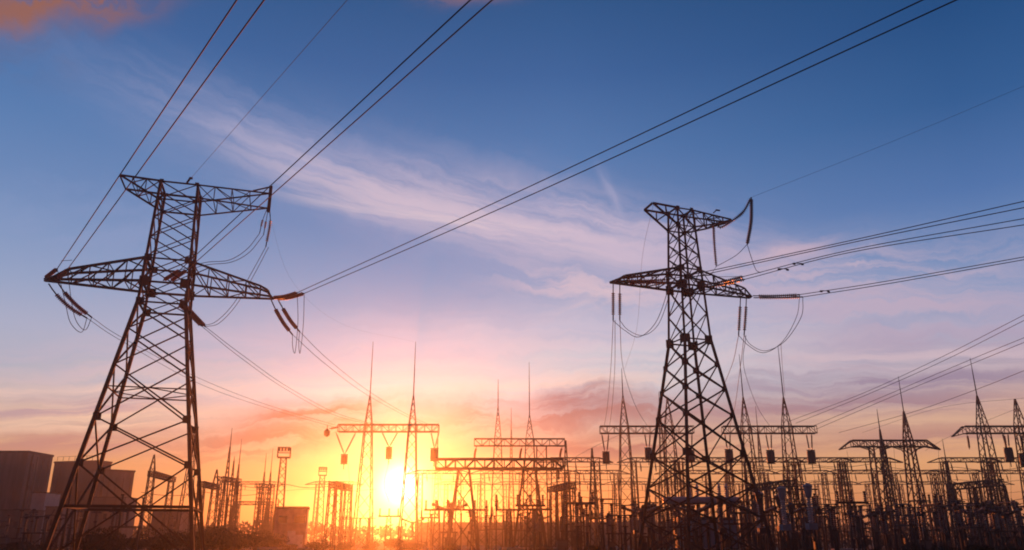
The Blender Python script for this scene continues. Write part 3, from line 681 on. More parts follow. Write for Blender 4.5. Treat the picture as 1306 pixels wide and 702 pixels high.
gantry('small beam joining the two thin spires left of the floodlight mast', 158, 328, 346, 617, 621, [(332, 0.9, 0.7, None, None), (343, 0.9, 0.7, None, None)], 162)
gantry('small oblique four-legged gantry left of the two-spired gantry', 112, 424, 446, 614, 621, [(425, 1.3, 0.9, None, None), (432, 1.1, 0.9, None, None), (445, 1.2, 0.9, None, None)], 123)
gantry('small oblique gantry with a rising beam between the sun and the right pylon', 125, 703, 730, 622, 628, [(706, 1.1, 0.9, None, None), (714, 1.1, 0.9, None, None), (727, 1.4, 1.0, None, None)], 113)
gantry('dark oblique beam on posts just right of the right pylon\'s legs', 112, 955, 1010, 620, 627, [(960, 1.3, 1.0, None, None), (985, 1.1, 0.9, None, None), (1008, 1.6, 1.1, None, None)], 100)
gantry('dark oblique beam on posts at the foot of the right edge spire', 112, 1212, 1276, 618, 625, [(1216, 1.3, 1.0, None, None), (1243, 1.1, 0.9, None, None), (1272, 1.8, 1.2, None, None)], 102)

# arched braces of the winged gantry are a thing of the far portals too
def make_portal(label, W_, H, group):
    root = thing('far_portal', label, 'portal', (0, 0, 0), 0, group)
    for s in (-1, 1): lattice_column(root, s * W_ * 0.32, 0, 0, H, 1.5, 0.9, 0, 0.17, 0.08)
    box_beam(root, -W_ * 0.36, W_ * 0.36, H + 0.75, H, 0.8, 8, 0.15, 0.08)
    for s in (-1, 1):
        m = MB()
        for yy in (-0.4, 0.4):
            m.bar((s * W_ * 0.36, yy, H + 0.75), (s * W_ * 0.56, yy * .4, H - 0.1), 0.15); m.bar((s * W_ * 0.36, yy, H), (s * W_ * 0.56, yy * .4, H - 0.1), 0.13)
        m.build('wing', 'gate', root)
    m = MB()
    for s in (-1, 0, 1):
        p = s * W_ * 0.22
        m.tube([(p, 0, H), (p + 0.2, 0, H - 0.9), (p + 0.3, 0, H - 1.7)], 0.11, 6)
    for s in (-1, 0, 1):
        mm = MB().tube([(s * W_ * 0.22, 0, H), (s * W_ * 0.22 + 0.1, 0, H - 0.9), (s * W_ * 0.22 + 0.15, 0, H - 1.7)], [0.06, 0.13, 0.08], 6); mm.build('insulator', 'ybrown', root)
    return root
ZONES = [(150, 'around the left pylon\'s left feet'), (255, 'behind the left pylon\'s legs'), (420, 'between the left pylon and the brick hut'), (480, 'just left of the sun'), (545, 'right under the sun'), (640, 'just right of the sun'),
    (745, 'between the sun and right pylon'), (820, 'just left of the right pylon'), (985, 'behind the right pylon\'s legs'), (1075, 'just right of the right pylon'), (1200, 'under the winged gantry'), (9999, 'at the right edge of the yard')]
def zone(x):
    for lim, z in ZONES:
        if x < lim: return z
used = {}
def place_far(proto, Yd, xs, what, grp):
    for x in xs:
        p = at(x, 640, Yd); lab = f'{what} {zone(x)}'
        if proto.get('used'): dup(proto, (p.x, p.y, 0), random.uniform(-.03, .03), lab, f'{grp} {zone(x)}')
        else: proto.location = (p.x, p.y, 0); proto['label'] = lab; proto['group'] = f'{grp} {zone(x)}'; proto['used'] = 1
P1 = make_portal('far portal', 12.5, 15.2, 'far portals')
place_far(P1, 152, [735, 838, 905, 985, 1050, 1110, 1240, 1305], 'larger far portal in the front far row', 'front far portals')
P2 = make_portal('far portal', 14, 16.0, 'far portals')
place_far(P2, 192, [560, 640, 700, 762, 880, 955, 1030, 1095, 1170, 1225, 1290], 'middling far portal in the second far row', 'second far portals')
P3 = make_portal('far portal', 15, 16.5, 'far portals')
place_far(P3, 240, [325, 425, 590, 665, 735, 805, 860, 925, 1000, 1065, 1130, 1195, 1260], 'small faint portal in the third far row', 'third far portals')
for r in (P1, P2, P3): del r['used']

# ------------------------------------------------------------------ line traps (hanging barrels)
def line_trap(x, y, wpx, hpx, ybeam, Yd, label, spread=1.1, group='barrels hanging from the gantry beams'):
    c = at(x, y, Yd); s = Yd / F_PX; r = wpx * s / 2; h = hpx * s; zb = at(x, ybeam, Yd).z
    root = thing('line_trap', label, 'line trap', (c.x, c.y, c.z), 0, group)
    MB().lathe((0, 0, -h / 2), [(0, r * .82), (0.06 * h, r), (0.94 * h, r), (h, r * .82)], 18).build('barrel', 'trap', root)
    m = MB().bar((-r * 1.05, 0, h / 2 + .08), (r * 1.05, 0, h / 2 + .08), 0.12).bar((0, -r * 1.05, h / 2 + .085), (0, r * 1.05, h / 2 + .085), 0.12); m.build('spider', 'steel', root)
    MB().bar((-r * 1.05, 0, -h / 2 - .08), (r * 1.05, 0, -h / 2 - .08), 0.12).build('spider', 'steel', root)
    zt = zb - c.z
    for sg in (-1, 1):
        bot = Vector((sg * r * 0.35 * (1 if spread < 1 else 0.25), 0, h / 2 + 0.15)); top = Vector((sg * (spread if spread > 1 else spread * .6), 0, zt))
        k = 16; P, Rr = [], []
        for i in range(k * 2 + 1): P.append(bot.lerp(top, 0.12 + 0.76 * i / (2 * k))); Rr.append(0.13 if i % 2 else 0.07)
        P = [bot] + P + [top]; Rr = [0.04] + Rr + [0.04]
        MB().tube(P, Rr, 7).build('hanger', 'ybrown', root)
    MB().tube([(0, 0, -h / 2), (0, 0, -h / 2 - 0.9)], 0.06, 6).build('tail', 'steel', root)
for a in ((439, 586, 8.5, 10, 551, 120, 'golden barrel on V strings at the left end of the two-spired gantry', 1.5),
    (496, 578, 8, 13, 551, 120, 'pale barrel hanging above the sun, middle of the two-spired gantry', 1.2),
    (554, 580, 10, 14, 551, 120, 'pale barrel hanging at the right end of the two-spired gantry', 1.0),
    (773, 584, 9, 13, 553, 126, 'dark barrel hanging left of the right pylon, on the single-spire gantry\'s left end', 0.9),
    (827, 579, 9, 13, 553, 126, 'dark barrel hanging beside the right pylon\'s front left leg', 0.7),
    (881, 582, 10, 13, 553, 126, 'dark barrel seen between the right pylon\'s middle legs', 0.7),
    (930, 582, 10, 15, 553, 126, 'dark barrel seen between the right pylon\'s right legs', 0.7),
    (983, 583, 10, 15, 553, 126, 'dark barrel hanging just right of the right pylon\'s legs', 0.7),
    (1035, 583, 10, 15, 553, 126, 'dark barrel hanging at the right end of the two-leaning-spires gantry', 0.7),
    (1287, 580, 10, 15, 553, 122, 'dark barrel hanging from the right edge gantry, left of two', 0.7),
    (1306, 587, 10, 15, 553, 122, 'dark barrel cut by the right edge of the photo', 0.7)):
    line_trap(*a)
for x, lab in ((606, 'short slanting string under the left end of the slim-spired beam'), (664, 'short slanting string under the middle of the slim-spired beam'), (715, 'short slanting string under the right end of the slim-spired beam')):
    insulator([at(x + 2, 570, 138), at(x, 577, 137.5), at(x - 1, 586, 137)], 0.20, lab, 'strings under the slim-spired beam')
for x, lab in ((1233, 'slanting string under the left end of the right edge gantry'), (1280, 'slanting string beside the barrel of the right edge gantry')):
    insulator([at(x, 553, 122), at(x + 2, 562, 121.5), at(x + 3.5, 573, 121)], 0.16, lab, 'strings under the right edge gantry')
insulator([at(712, 598, 105), at(712.5, 612, 105)], 0.3, 'thick string hanging at the right end of the deep lattice beam', None, 'brown', 0.05)
insulator([at(420, 547, 119), at(432, 545, 120)], 0.16, 'short string sticking out left of the two-spired gantry', None)
s_ = thing('spacer_ball', 'small dark fitting on the cable left of the two-spired gantry', 'fitting', at(417, 552, 118))
MB().lathe((0, 0, -0.6), [(0, .1), (.2, .4), (.8, .45), (1.2, .1)], 10).build('shell', 'trap', s_); MB().bar((0, 0, .6), (0, 0, 1.1), .08).build('hook', 'steel', s_)

# ------------------------------------------------------------------ floodlight masts
def flood(x, Yd, yt, w0, head, label):
    p = at(x, 640, Yd); z = at(x, yt, Yd).z
    root = thing('floodlight_mast', label, 'floodlight mast', (p.x, p.y, 0), 0.2)
    lattice_column(root, 0, 0, 0, z - 1.6, w0, w0 * 0.55, 0, 0.18, 0.09, 'mast_body')
    MB().box((0, 0, z - 1.5), (head, head * .8, 0.18)).build('platform', 'gate', root)
    m = MB()
    for a in (-1, 1):
        for b in (-1, 1): m.bar((a * head / 2, b * head * .4, z - 1.5), (a * head / 2, b * head * .4, z + .1), 0.1)
    for b in (-1, 1): m.bar((-head / 2, b * head * .4, z + .1), (head / 2, b * head * .4, z + .1), 0.1); m.bar((-head / 2, b * head * .4, z - .7), (head / 2, b * head * .4, z - .7), 0.08)
    m.build('railing', 'gate', root)
    for i in range(4):
        MB().box((-head * .38 + head * .25 * i, -head * .42, z - 0.25), (head * .19, 0.3, 0.55)).build('floodlight', 'trap', root)
flood(357, 135, 572, 1.6, 2.0, 'lattice floodlight mast with a railed platform, left of the brick hut')
flood(409, 170, 597, 1.7, 1.6, 'smaller floodlight mast right of the brick hut')

# ------------------------------------------------------------------ buildings
def block(name, label, P0, P1, depth, h, mat, parapet=0.5, group=None):
    """a hall whose front runs from P0 to P1 on the ground, going depth metres back"""
    d = (P1 - P0); L = d.length; rz = math.atan2(d.y, d.x)
    root = thing(name, label, 'building', (P0.x, P0.y, 0), rz, group)
    MB().box((L / 2, depth / 2, h / 2), (L, depth, h)).build('wall', mat, root)
    r = MB().box((L / 2, depth / 2, h + parapet / 2), (L + 0.3, depth + 0.3, parapet)).build('roof', 'roof', root)
    return root, L, r
def g0(x, y, Yd): p = at(x, y, Yd); return Vector((p.x, p.y, 0))
A0 = g0(37, 575, 200)
h1 = at(37, 575, 200).z
b, L, rf = block('grey_hall', 'large windowless brown-grey hall at the left edge, tallest of the buildings', A0, g0(68, 581, 211), 30, h1 - .5, 'panel2')  # side face, toned lighter than the front of the same hall
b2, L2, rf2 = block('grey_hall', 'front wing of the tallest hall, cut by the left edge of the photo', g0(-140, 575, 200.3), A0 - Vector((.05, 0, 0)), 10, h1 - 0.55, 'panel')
for i in range(9): MB().box((4 + i * 4.0, -0.06, h1 * .45), (0.25, 0.12, h1 * .82)).build('wall_rib', 'panel2', b2)
for i in range(4): MB().box((1.5 + i * 2.6, -0.06, h1 * .5), (0.2, 0.12, h1 * .9)).build('wall_rib', 'panel', b)
b, L, rf = block('grey_hall', 'middle hall with thin roof rails behind the left pylon\'s legs', g0(70, 588, 232), g0(126, 588, 228), 5, at(75, 588, 230).z - .5, 'panel')
m = MB()
hz = at(75, 588, 230).z
for i in range(7): m.bar((0.5 + i * 2, .3, hz), (0.5 + i * 2, .3, hz + 1.3), 0.08)
m.bar((0.5, .3, hz + 1.3), (12.5, .3, hz + 1.3), 0.08); m.build('railing', 'steel', rf)
for i in range(3): MB().box((3 + i * 4, -0.05, hz * .55), (2.4, 0.12, 1.4)).build('window', 'glass', b)
b, L, rf = block('grey_hall', 'lowest hall with ribbed cladding, right of the middle hall', g0(127, 598, 216), g0(172, 601, 222), 5, at(127, 598, 216).z - .5, 'panel2')
for i in range(5): MB().box((1.0 + i * L / 5, -0.06, 9), (0.18, 0.12, 16)).build('wall_rib', 'panel', b)
def shed(label, x0, x1, ytop, Yd, mat='white', dep=6):
    P0, P1 = g0(x0, 640, Yd), g0(x1, 640, Yd); h = at(x0, ytop, Yd).z
    root, L, r = block('low_shed', label, P0, P1, dep, h - .2, mat, 0.2, None)
    MB().box((L * .3, -0.04, 1.1), (1.0, 0.1, 2.2)).build('door', 'glass', root)
    for i in range(3): MB().box((L * (.45 + .2 * i), -0.04, h * .6), (L * .1, 0.1, min(1.2, h * .3))).build('window', 'glass', root)
    return root
shed('long low pale shed at the left edge in front of the tallest hall', -40, 38, 650, 170, 'panel2')
shed('small bright white shed beside the long low one', 40, 57, 628, 185)
shed('pale shed just behind the left pylon\'s left leg', 60, 82, 646, 170, 'panel2')
shed('pale low annex below the lowest hall', 118, 160, 634, 190, 'panel2')
shed('low pale shed behind the left pylon\'s right leg', 196, 232, 650, 180, 'panel2')
def hall_bits(root, L, h, k):
    for i in range(k):
        u = L * (i + .6) / (k + .4)
        MB().box((u, -.06, h * .62), (1.6, .14, 1.1)).build('louvre', 'steel', root)
    MB().tube([(L * .15, -.22, .2), (L * .15, -.22, h + .2)], .14, 6).build('drainpipe', 'steel', root)
    MB().box((L / 2, -.12, h * .32), (L, .16, .18)).build('ledge', 'concrete', root)
for o_ in [o for o in C.objects if o.name.startswith('grey_hall') and o.parent is None]:
    w_ = next(c for c in o_.children if c.name.startswith('wall') and 'rib' not in c.name)
    xs_ = [v.co.x for v in w_.data.vertices]; zs_ = [v.co.z for v in w_.data.vertices]; hall_bits(o_, max(xs_), max(zs_), 2)
# the brick hut
P0, P1 = g0(352, 645, 130), g0(393, 645, 131); hh = at(352, 646, 130).z
hut, L, r = block('brick_hut', 'small reddish two-storey brick hut below the floodlight mast', P0, P1, 5.5, hh - .35, 'brick', 0.35)
w = MB().box((L * .78, -0.03, hh * .70), (1.7, 0.12, 1.0)).build('window', 'glass', hut)
MB().box((L * .78, -0.08, hh * .70 - .58), (1.9, 0.2, .1)).build('sill', 'white', w)
w = MB().box((L * .25, -0.03, hh * .70), (1.2, 0.12, 1.0)).build('window', 'glass', hut)
MB().box((L * .25, -0.08, hh * .70 - .58), (1.4, 0.2, .1)).build('sill', 'white', w)
d = MB().box((L * .78, -0.04, 1.15), (1.3, 0.12, 2.3)).build('door', 'plaster', hut)
MB().box((L * .78 + .45, -0.13, 1.1), (0.1, 0.08, 0.2)).build('handle', 'steel', d)
MB().box((L * .55, -0.02, 1.6), (1.2, 0.08, 2.6)).build('plaster_patch', 'plaster', hut)
MB().tube([(0.3, .5, hh), (0.3, .5, hh + 1.1)], .08, 6).build('vent_pipe', 'steel', r)
# low wall far behind the yard
wl = thing('yard_wall', 'long low concrete wall behind the posts between the sun and the right pylon', 'wall', (at(735, 667, 210).x, 210, 0))
for i in range(20): MB().box((-38 + i * 4.0, 0, 2.75), (3.9, .2, 5.5)).build('panel', 'concrete', wl)
for i in range(21): MB().box((-40 + i * 4.0, -.05, 2.9), (.3, .35, 5.8)).build('post', 'concrete', wl)

# ------------------------------------------------------------------ power transformer behind the right pylon
tp = at(897, 660, 104); T = thing('power_transformer', 'big dark transformer with a horizontal grey drum and upright bushings behind the right pylon', 'transformer', (tp.x, tp.y, 0), 0.02)
MB().box((0, 0, 2.3), (7.0, 3.0, 4.0)).build('tank', 'trap', T)
MB().box((0, 0, .15), (7.6, 3.4, .3)).build('plinth', 'concrete', T)
MB().lathe((-5.0, -.3, 6.3), [(0, .3), (.05, .46), (9.5, .46), (9.55, .3)], 16, (1, 0, 0)).build('conservator', 'blue', T)
for x in (-3.4, 0.2, 3.6): MB().bar((x, -.3, 4.3), (x, -.3, 5.7), .22).build('support', 'steel', T)
for x in (-1.4, -.4, 2.4, 3.3):
    bsh = MB(); pr = [(0, .3)]
    for i in range(7): pr += [(.15 + i * .26, .16), (.25 + i * .26, .3), (.32 + i * .26, .16)]
    pr += [(2.05, .12), (2.3, .05)]; bsh.lathe((x, .6, 6.2 if x < 9 else 0), pr, 12); o = bsh.build('bushing', 'grey', T)
    MB().tube([(x, .6, 4.3), (x, .6, 6.2)], .26, 10).build('turret', 'trap', o)
for i in range(8): MB().box((-3.2 + i * .9, -1.9, 2.3), (.5, .7, 3.2)).build('radiator', 'blue', T)

# ------------------------------------------------------------------ yard apparatus, one of each kind, then copies
def porcelain(m, p, h, r, n=8, axis=(0, 0, 1), seg=10):
    pr = [(0, r * .8)]
    for i in range(n):
        u = h * (i + .2) / (n + .4); q = h / (n + .4); pr += [(u, r * .5), (u + q * .4, r), (u + q * .6, r * .9), (u + q * .8, r * .5)]
    pr.append((h, r * .7)); m.lathe(p, pr, seg, axis); return m
def frame_legs(root, w, h, d=0.6, t=0.14, mat='gate'):
    for sx in (-1, 1): MB().bar((sx * w / 2, 0, 0), (sx * w / 2, 0, h), t * 1.3).build('post', mat, root)
    MB().box((0, 0, h + .08), (w + .5, d, .16)).build('top_frame', mat, root)
def k_disconnector():
    r = thing('disconnector', 'x', 'disconnector'); frame_legs(r, 2.6, 2.9)
    q = MB().bar((-1.3, 0, .3), (1.3, 0, 2.6), .09).bar((1.3, .02, .3), (-1.3, .02, 2.6), .09); q.build('lattice', 'gate', r)
    for x in (-1.4, 0, 1.4):
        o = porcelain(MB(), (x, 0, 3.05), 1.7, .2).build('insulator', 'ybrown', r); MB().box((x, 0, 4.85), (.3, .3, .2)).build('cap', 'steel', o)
    MB().tube([(-1.4, 0, 4.98), (0, 0, 5.0), (1.5, 0, 5.02)], .07, 6).build('blade', 'wire', r)
    MB().tube([(1.4, 0, 4.9), (1.9, 0, 5.3), (2.2, 0, 5.9)], .05, 6).build('arcing_horn', 'wire', r)
    MB().box((-.9, -.35, 1.2), (.5, .4, .7)).build('drive_box', 'trap', r); return r
def k_breaker():
    r = thing('circuit_breaker', 'x', 'circuit breaker'); frame_legs(r, 1.4, 2.2, .9, .16)
    MB().box((0, -.1, 1.3), (1.0, .6, .9)).build('cabinet', 'trap', r)
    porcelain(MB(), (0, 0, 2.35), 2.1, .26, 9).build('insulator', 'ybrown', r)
    MB().box((0, 0, 4.65), (.6, .5, .5)).build('gear_head', 'trap', r)
    for s in (-1, 1):
        o = porcelain(MB(), (s * .25, 0, 4.75), 1.6, .22, 7, (s * .94, 0, .34)).build('interrupter', 'ybrown', r)
        MB().lathe((s * (.25 + 1.5), 0, 4.75 + .545), [(0, .12), (.1, .2), (.35, .18), (.4, .05)], 10, (s * .94, 0, .34)).build('terminal', 'steel', o)
    return r
def k_ct(mat='grey', head='blue'):
    r = thing('current_transformer', 'x', 'current transformer')
    for sx in (-.4, .4):
        for sy in (-.4, .4): MB().bar((sx, sy, 0), (sx, sy, 2.6), .1).build('post', 'gate', r)
    MB().box((0, 0, 2.9), (.8, .8, .55)).build('base_tank', head, r)
    porcelain(MB(), (0, 0, 3.2), 2.2, .26, 10).build('insulator', mat, r)
    MB().lathe((0, 0, 5.4), [(0, .22), (.3, .32), (.9, .40), (1.0, .46), (1.12, .44), (1.18, .2), (1.3, .08)], 14).build('head', head, r)
    MB().tube([(-.9, 0, 6.15), (.9, 0, 6.15)], .07, 6).build('terminal', 'wire', r); return r
def k_post():
    r = thing('post_insulator', 'x', 'post insulator')
    MB().tube([(0, 0, 0), (0, 0, 3.0)], .14, 8).build('post', 'gate', r); MB().box((0, 0, 3.05), (.6, .6, .1)).build('base_plate', 'steel', r)
    porcelain(MB(), (0, 0, 3.1), 2.0, .2, 9).build('insulator', 'ybrown', r)
    MB().box((0, 0, 5.2), (.35, .35, .2)).build('cap', 'steel', r); MB().tube([(-1.1, 0, 5.35), (1.1, 0, 5.35)], .06, 6).build('busbar', 'wire', r); return r
def k_arrester():
    r = thing('surge_arrester', 'x', 'surge arrester')
    for sx in (-.3, .3): MB().bar((sx, 0, 0), (sx * .7, 0, 2.5), .12).build('post', 'gate', r)
    porcelain(MB(), (0, 0, 2.55), 1.3, .24, 6).build('insulator', 'ybrown', r); MB().box((0, 0, 3.9), (.3, .3, .12)).build('flange', 'steel', r)
    porcelain(MB(), (0, 0, 3.96), 1.3, .22, 6).build('insulator', 'ybrown', r)
    m = MB(); m.tube([(.55 * math.cos(a * math.pi / 8), .55 * math.sin(a * math.pi / 8), 5.0) for a in range(17)], .045, 6)
    for a in range(3): m.bar((0, 0, 5.3), (.55 * math.cos(a * 2.1), .55 * math.sin(a * 2.1), 5.0), .05)
    m.build('grading_ring', 'wire', r); MB().box((0, 0, 5.32), (.3, .3, .14)).build('cap', 'steel', r); return r
def k_tframe():
    r = thing('busbar_support', 'x', 'busbar support')
    for sx in (-.35, .35): MB().bar((sx * 1.5, 0, 0), (sx * .8, 0, 5.2), .16).build('post', 'gate', r)
    q = MB()
    for i in range(5): q.bar((-.48 + .04 * i, 0, 1 * i + .2), (.44 - .04 * i, 0, 1 * i + 1.1), .08); q.bar((.48 - .04 * i, .01, 1 * i + .2), (-.44 + .04 * i, .01, 1 * i + 1.1), .08)
    q.build('lattice', 'gate', r); MB().box((0, 0, 5.3), (3.4, .3, .24)).build('crossarm', 'gate', r)
    for x in (-1.45, 0, 1.45):
        o = porcelain(MB(), (x, 0, 5.42), .9, .17, 4).build('insulator', 'ybrown', r); MB().box((x, 0, 6.4), (.22, .22, .16)).build('cap', 'steel', o)
    return r
def k_cabinet():
    r = thing('control_cabinet', 'x', 'cabinet')
    MB().box((0, 0, 1.1), (1.2, .7, 1.8)).build('body', 'panel2', r); MB().box((0, 0, 2.05), (1.4, .9, .1)).build('lid', 'trap', r)
    d = MB().box((0, -.37, 1.1), (1.0, .05, 1.6)).build('door', 'panel2', r); MB().box((.38, -.42, 1.1), (.06, .05, .3)).build('handle', 'steel', d)
    MB().box((0, 0, .1), (1.3, .8, .2)).build('plinth', 'concrete', r); return r
KINDS = {'disconnector': (k_disconnector(), 'three-posted disconnector switch', 'disconnectors'), 'breaker': (k_breaker(), 'Y-headed brown circuit breaker', 'circuit breakers'),
    'ct': (k_ct('ybrown', 'trap'), 'thick-headed current transformer', 'current transformers'), 'post': (k_post(), 'slim post insulator', 'post insulators'),
    'arrester': (k_arrester(), 'ringed two-stage surge arrester', 'surge arresters'), 'tframe': (k_tframe(), 'T-shaped lattice busbar support', 'busbar supports'),
    'cabinet': (k_cabinet(), 'small box-shaped control cabinet', 'control cabinets')}
seen = set(); taken = []
def clear_spot(x, y, r):
    for (a, b, c) in taken:
        if (a - x) ** 2 + (b - y) ** 2 < (r + c) ** 2: return False
    return True
def put(kind, x, y, rz, sc=1.0, label=None, group=None):
    proto, what, grp = KINDS[kind]; px = px_of((x, y, 4.0))[0]; zn = zone(px)
    row = 'in the front rows' if y < 98 else ('in the middle rows' if y < 122 else 'in the back rows')
    lab = label or f'{what} {row}, {zn}'; g = group or (None if label else f'{grp} {row}, {zn}')
    if kind in seen: o = dup(proto, (x, y, 0), rz, lab, g, sc); 
    else: proto.location = (x, y, 0); proto.rotation_euler = (0, 0, rz); proto.scale = (sc,) * 3; o = proto; o['label'] = lab; seen.add(kind)
    if g: o['group'] = g
    elif 'group' in o: del o['group']
    taken.append((x, y, 1.3)); return o
KINDS['bct'] = (k_ct('grey', 'blue'), '', '')
for x, y, Yd, sc, lab in ((997, 628, 78, 0.98, 'pale blue-headed current transformer right of the right pylon, left of two'), (1030, 624, 76, 1.0, 'pale blue-headed current transformer right of the right pylon, bigger right one'), (968, 634, 80, .93, 'pale current transformer standing half behind the right pylon\'s right leg')):
    p = at(x, y, Yd); put('bct', p.x, p.y, .1, sc, lab)
for x, Yd, lab in ((558, 104, 'T-shaped busbar support at the sun\'s right edge, leftmost of a row of four'), (606, 104, 'T-shaped busbar support below the deep beam\'s left splayed column, second of four'), (649, 104, 'T-shaped busbar support between the deep beam\'s two columns, third of a row of four'), (686, 102, 'T-shaped busbar support right of the deep beam\'s right column, last of a row of four')):
    p = at(x, 640, Yd); put('tframe', p.x, p.y, 0, 0.98, lab)
taken.append((TW['L'][0], TW['L'][1], 6)); taken.append((TW['R'][0], TW['R'][1], 6)); taken.append((tp.x, tp.y, 5)); taken.append((P0.x + 2.5, P0.y + 2, 7))
rows = [(74, ('post', 'ct', 'arrester', 'disconnector')), (80, ('breaker', 'ct', 'post', 'cabinet')), (88, ('disconnector', 'disconnector', 'breaker', 'post')), (97, ('post', 'arrester', 'ct', 'tframe')), (108, ('disconnector', 'breaker', 'tframe')), (123, ('post', 'tframe', 'ct')), (142, ('disconnector', 'breaker', 'post'))]
for (Yr, kinds) in rows:
    step = 2.5 if Yr < 100 else 3.0
    x = at(415, 640, Yr).x
    xe = at(1330, 640, Yr).x; i = 0
    while x < xe:
        px = px_of((x, Yr, 4))[0]; kd = kinds[(i // 3) % len(kinds)]; i += 1
        dens = 0.9 if px > 800 else (0.62 if px > 560 else 0.26)
        if Yr < 90 and px < 760: dens *= 0.35
        if Yr < 100 and px < 770 and kd in ('breaker', 'disconnector', 'ct'): dens = 0
        if 440 < px < 548: dens = 0 if Yr < 120 else 0.95
        if random.random() < dens:
            xx, yy = x + random.uniform(-.35, .35), Yr + random.uniform(-.8, .8)
            if clear_spot(xx, yy, 1.2): put(kd, xx, yy, random.choice((0, 0, math.pi / 2, .15)), random.uniform(.86, 1.12) * (1.0 if Yr > 84 else .84))
        x += step * random.uniform(.8, 1.25)
for Yr in (76, 84, 92, 102, 112, 126, 138):
    x = at(545, 640, Yr).x
    while x < at(1325, 640, Yr).x:
        px = px_of((x, Yr, 4))[0]
        if random.random() < (.55 if px > 990 else .33) and not (Yr < 90 and px < 740) and clear_spot(x, Yr, .5):
            put(random.choice(('post', 'post', 'arrester', 'tframe')), x, Yr + random.uniform(-.6, .6), random.choice((0, .2, 1.57)), random.uniform(.8, 1.1) * (.85 if Yr < 88 else 1))
            taken[-1] = (x, Yr, .7)
        x += random.uniform(1.8, 3.0)
# posts at the far left, in front of the halls
for Yr in (86, 94, 103, 114, 130):
    x = at(-12, 640, Yr).x
    while x < at(235, 640, Yr).x:
        xx, yy = x, Yr + random.uniform(-2, 2); px = px_of((x, Yr, 4))[0]
        if clear_spot(xx, yy, 1.1) and random.random() < (.9 if px < 110 else .3): put(random.choice(('post', 'arrester', 'disconnector', 'cabinet')), xx, yy, random.uniform(-.2, .2), random.uniform(.75, 1.0))
        x += random.uniform(1.6, 3.0)
for x, y, Yd, lab in ((157, 632, 86, 'thin rust-lit pole below the left pylon\'s ring beam'), (95, 598, 84, 'thin rust-lit pole between the left pylon\'s left legs'), (183, 636, 90, 'thin dark pole right of the rust-lit one under the left pylon')):
    p = at(x, y, Yd); o = thing('slender_pole', lab, 'pole', (p.x, p.y, 0), 0)
    MB().tube([(0, 0, 0), (0, 0, p.z)], [.12, .09], 8).build('shaft', 'gate', o); MB().box((0, 0, p.z + .05), (.3, .3, .12)).build('cap', 'steel', o)

for x0_, x1_, Yd, lab in ((835, 940, 96, 'low pale concrete cable trough behind the right pylon\'s feet'), (1060, 1110, 90, 'low pale concrete cable trough just left of the winged gantry'), (1150, 1215, 92, 'low pale concrete cable trough under the winged gantry\'s right end'), (640, 720, 100, 'low concrete cable trough below the deep beam\'s right column'), (330, 400, 100, 'low concrete cable trough in front of the brick hut')):
    a_, b_ = g0(x0_, 690, Yd), g0(x1_, 690, Yd); w_ = b_.x - a_.x
    o = thing('cable_trough', lab, 'cable trough', (a_.x, Yd, 0))
    MB().box((w_ / 2, 0, .35), (w_, .9, .7)).build('body', 'concrete', o)
    for i in range(int(w_ / 1.2)): MB().box((.6 + i * 1.2, 0, .76), (1.12, 1.0, .1)).build('cover_slab', 'white', o)
# ------------------------------------------------------------------ yard wires
GB = 'busbar wires strung across the yard'
for (Yd, y, xa, xb, nm) in ((152, 592, 700, 1110, 'highest long busbar wire through the front far portals'), (152, 596, 955, 1306, 'second long busbar wire through the front far portals'), (192, 609, 540, 900, 'long busbar wire through the second far row, right of the sun'),
        (192, 612, 880, 1306, 'long busbar wire through the second far row, right of the right pylon'), (240, 624, 300, 480, 'thin busbar wire crossing left of the sun'), (240, 624, 560, 960, 'thin busbar wire through the third far row behind the deep beam'), (240, 627, 940, 1306, 'thin busbar wire through the third far row at the right'),
        (130, 633, 640, 830, 'low busbar wire left of the right pylon'), (128, 636, 960, 1306, 'low busbar wire right of the right pylon'), (120, 642, 1020, 1306, 'lowest busbar wire at the right side of the yard'), (140, 628, 180, 345, 'low wire crossing behind the left pylon\'s right legs'), (135, 618, 300, 430, 'wire passing the floodlight mast')):
    pts = []; k = max(2, int((xb - xa) / 75)); 
    for i in range(k):
        u, v = xa + (xb - xa) * i / k, xa + (xb - xa) * (i + 1) / k
        pts += sag_pts(at(u, y, Yd), at(v, y, Yd), 0.55, 4)[:-1]
    pts.append(at(xb, y, Yd)); wire(pts, 0.045, nm, GB, 'busbar_wire', 'busbar wire', 2, 5)
GV = 'thin droppers between beams and apparatus'
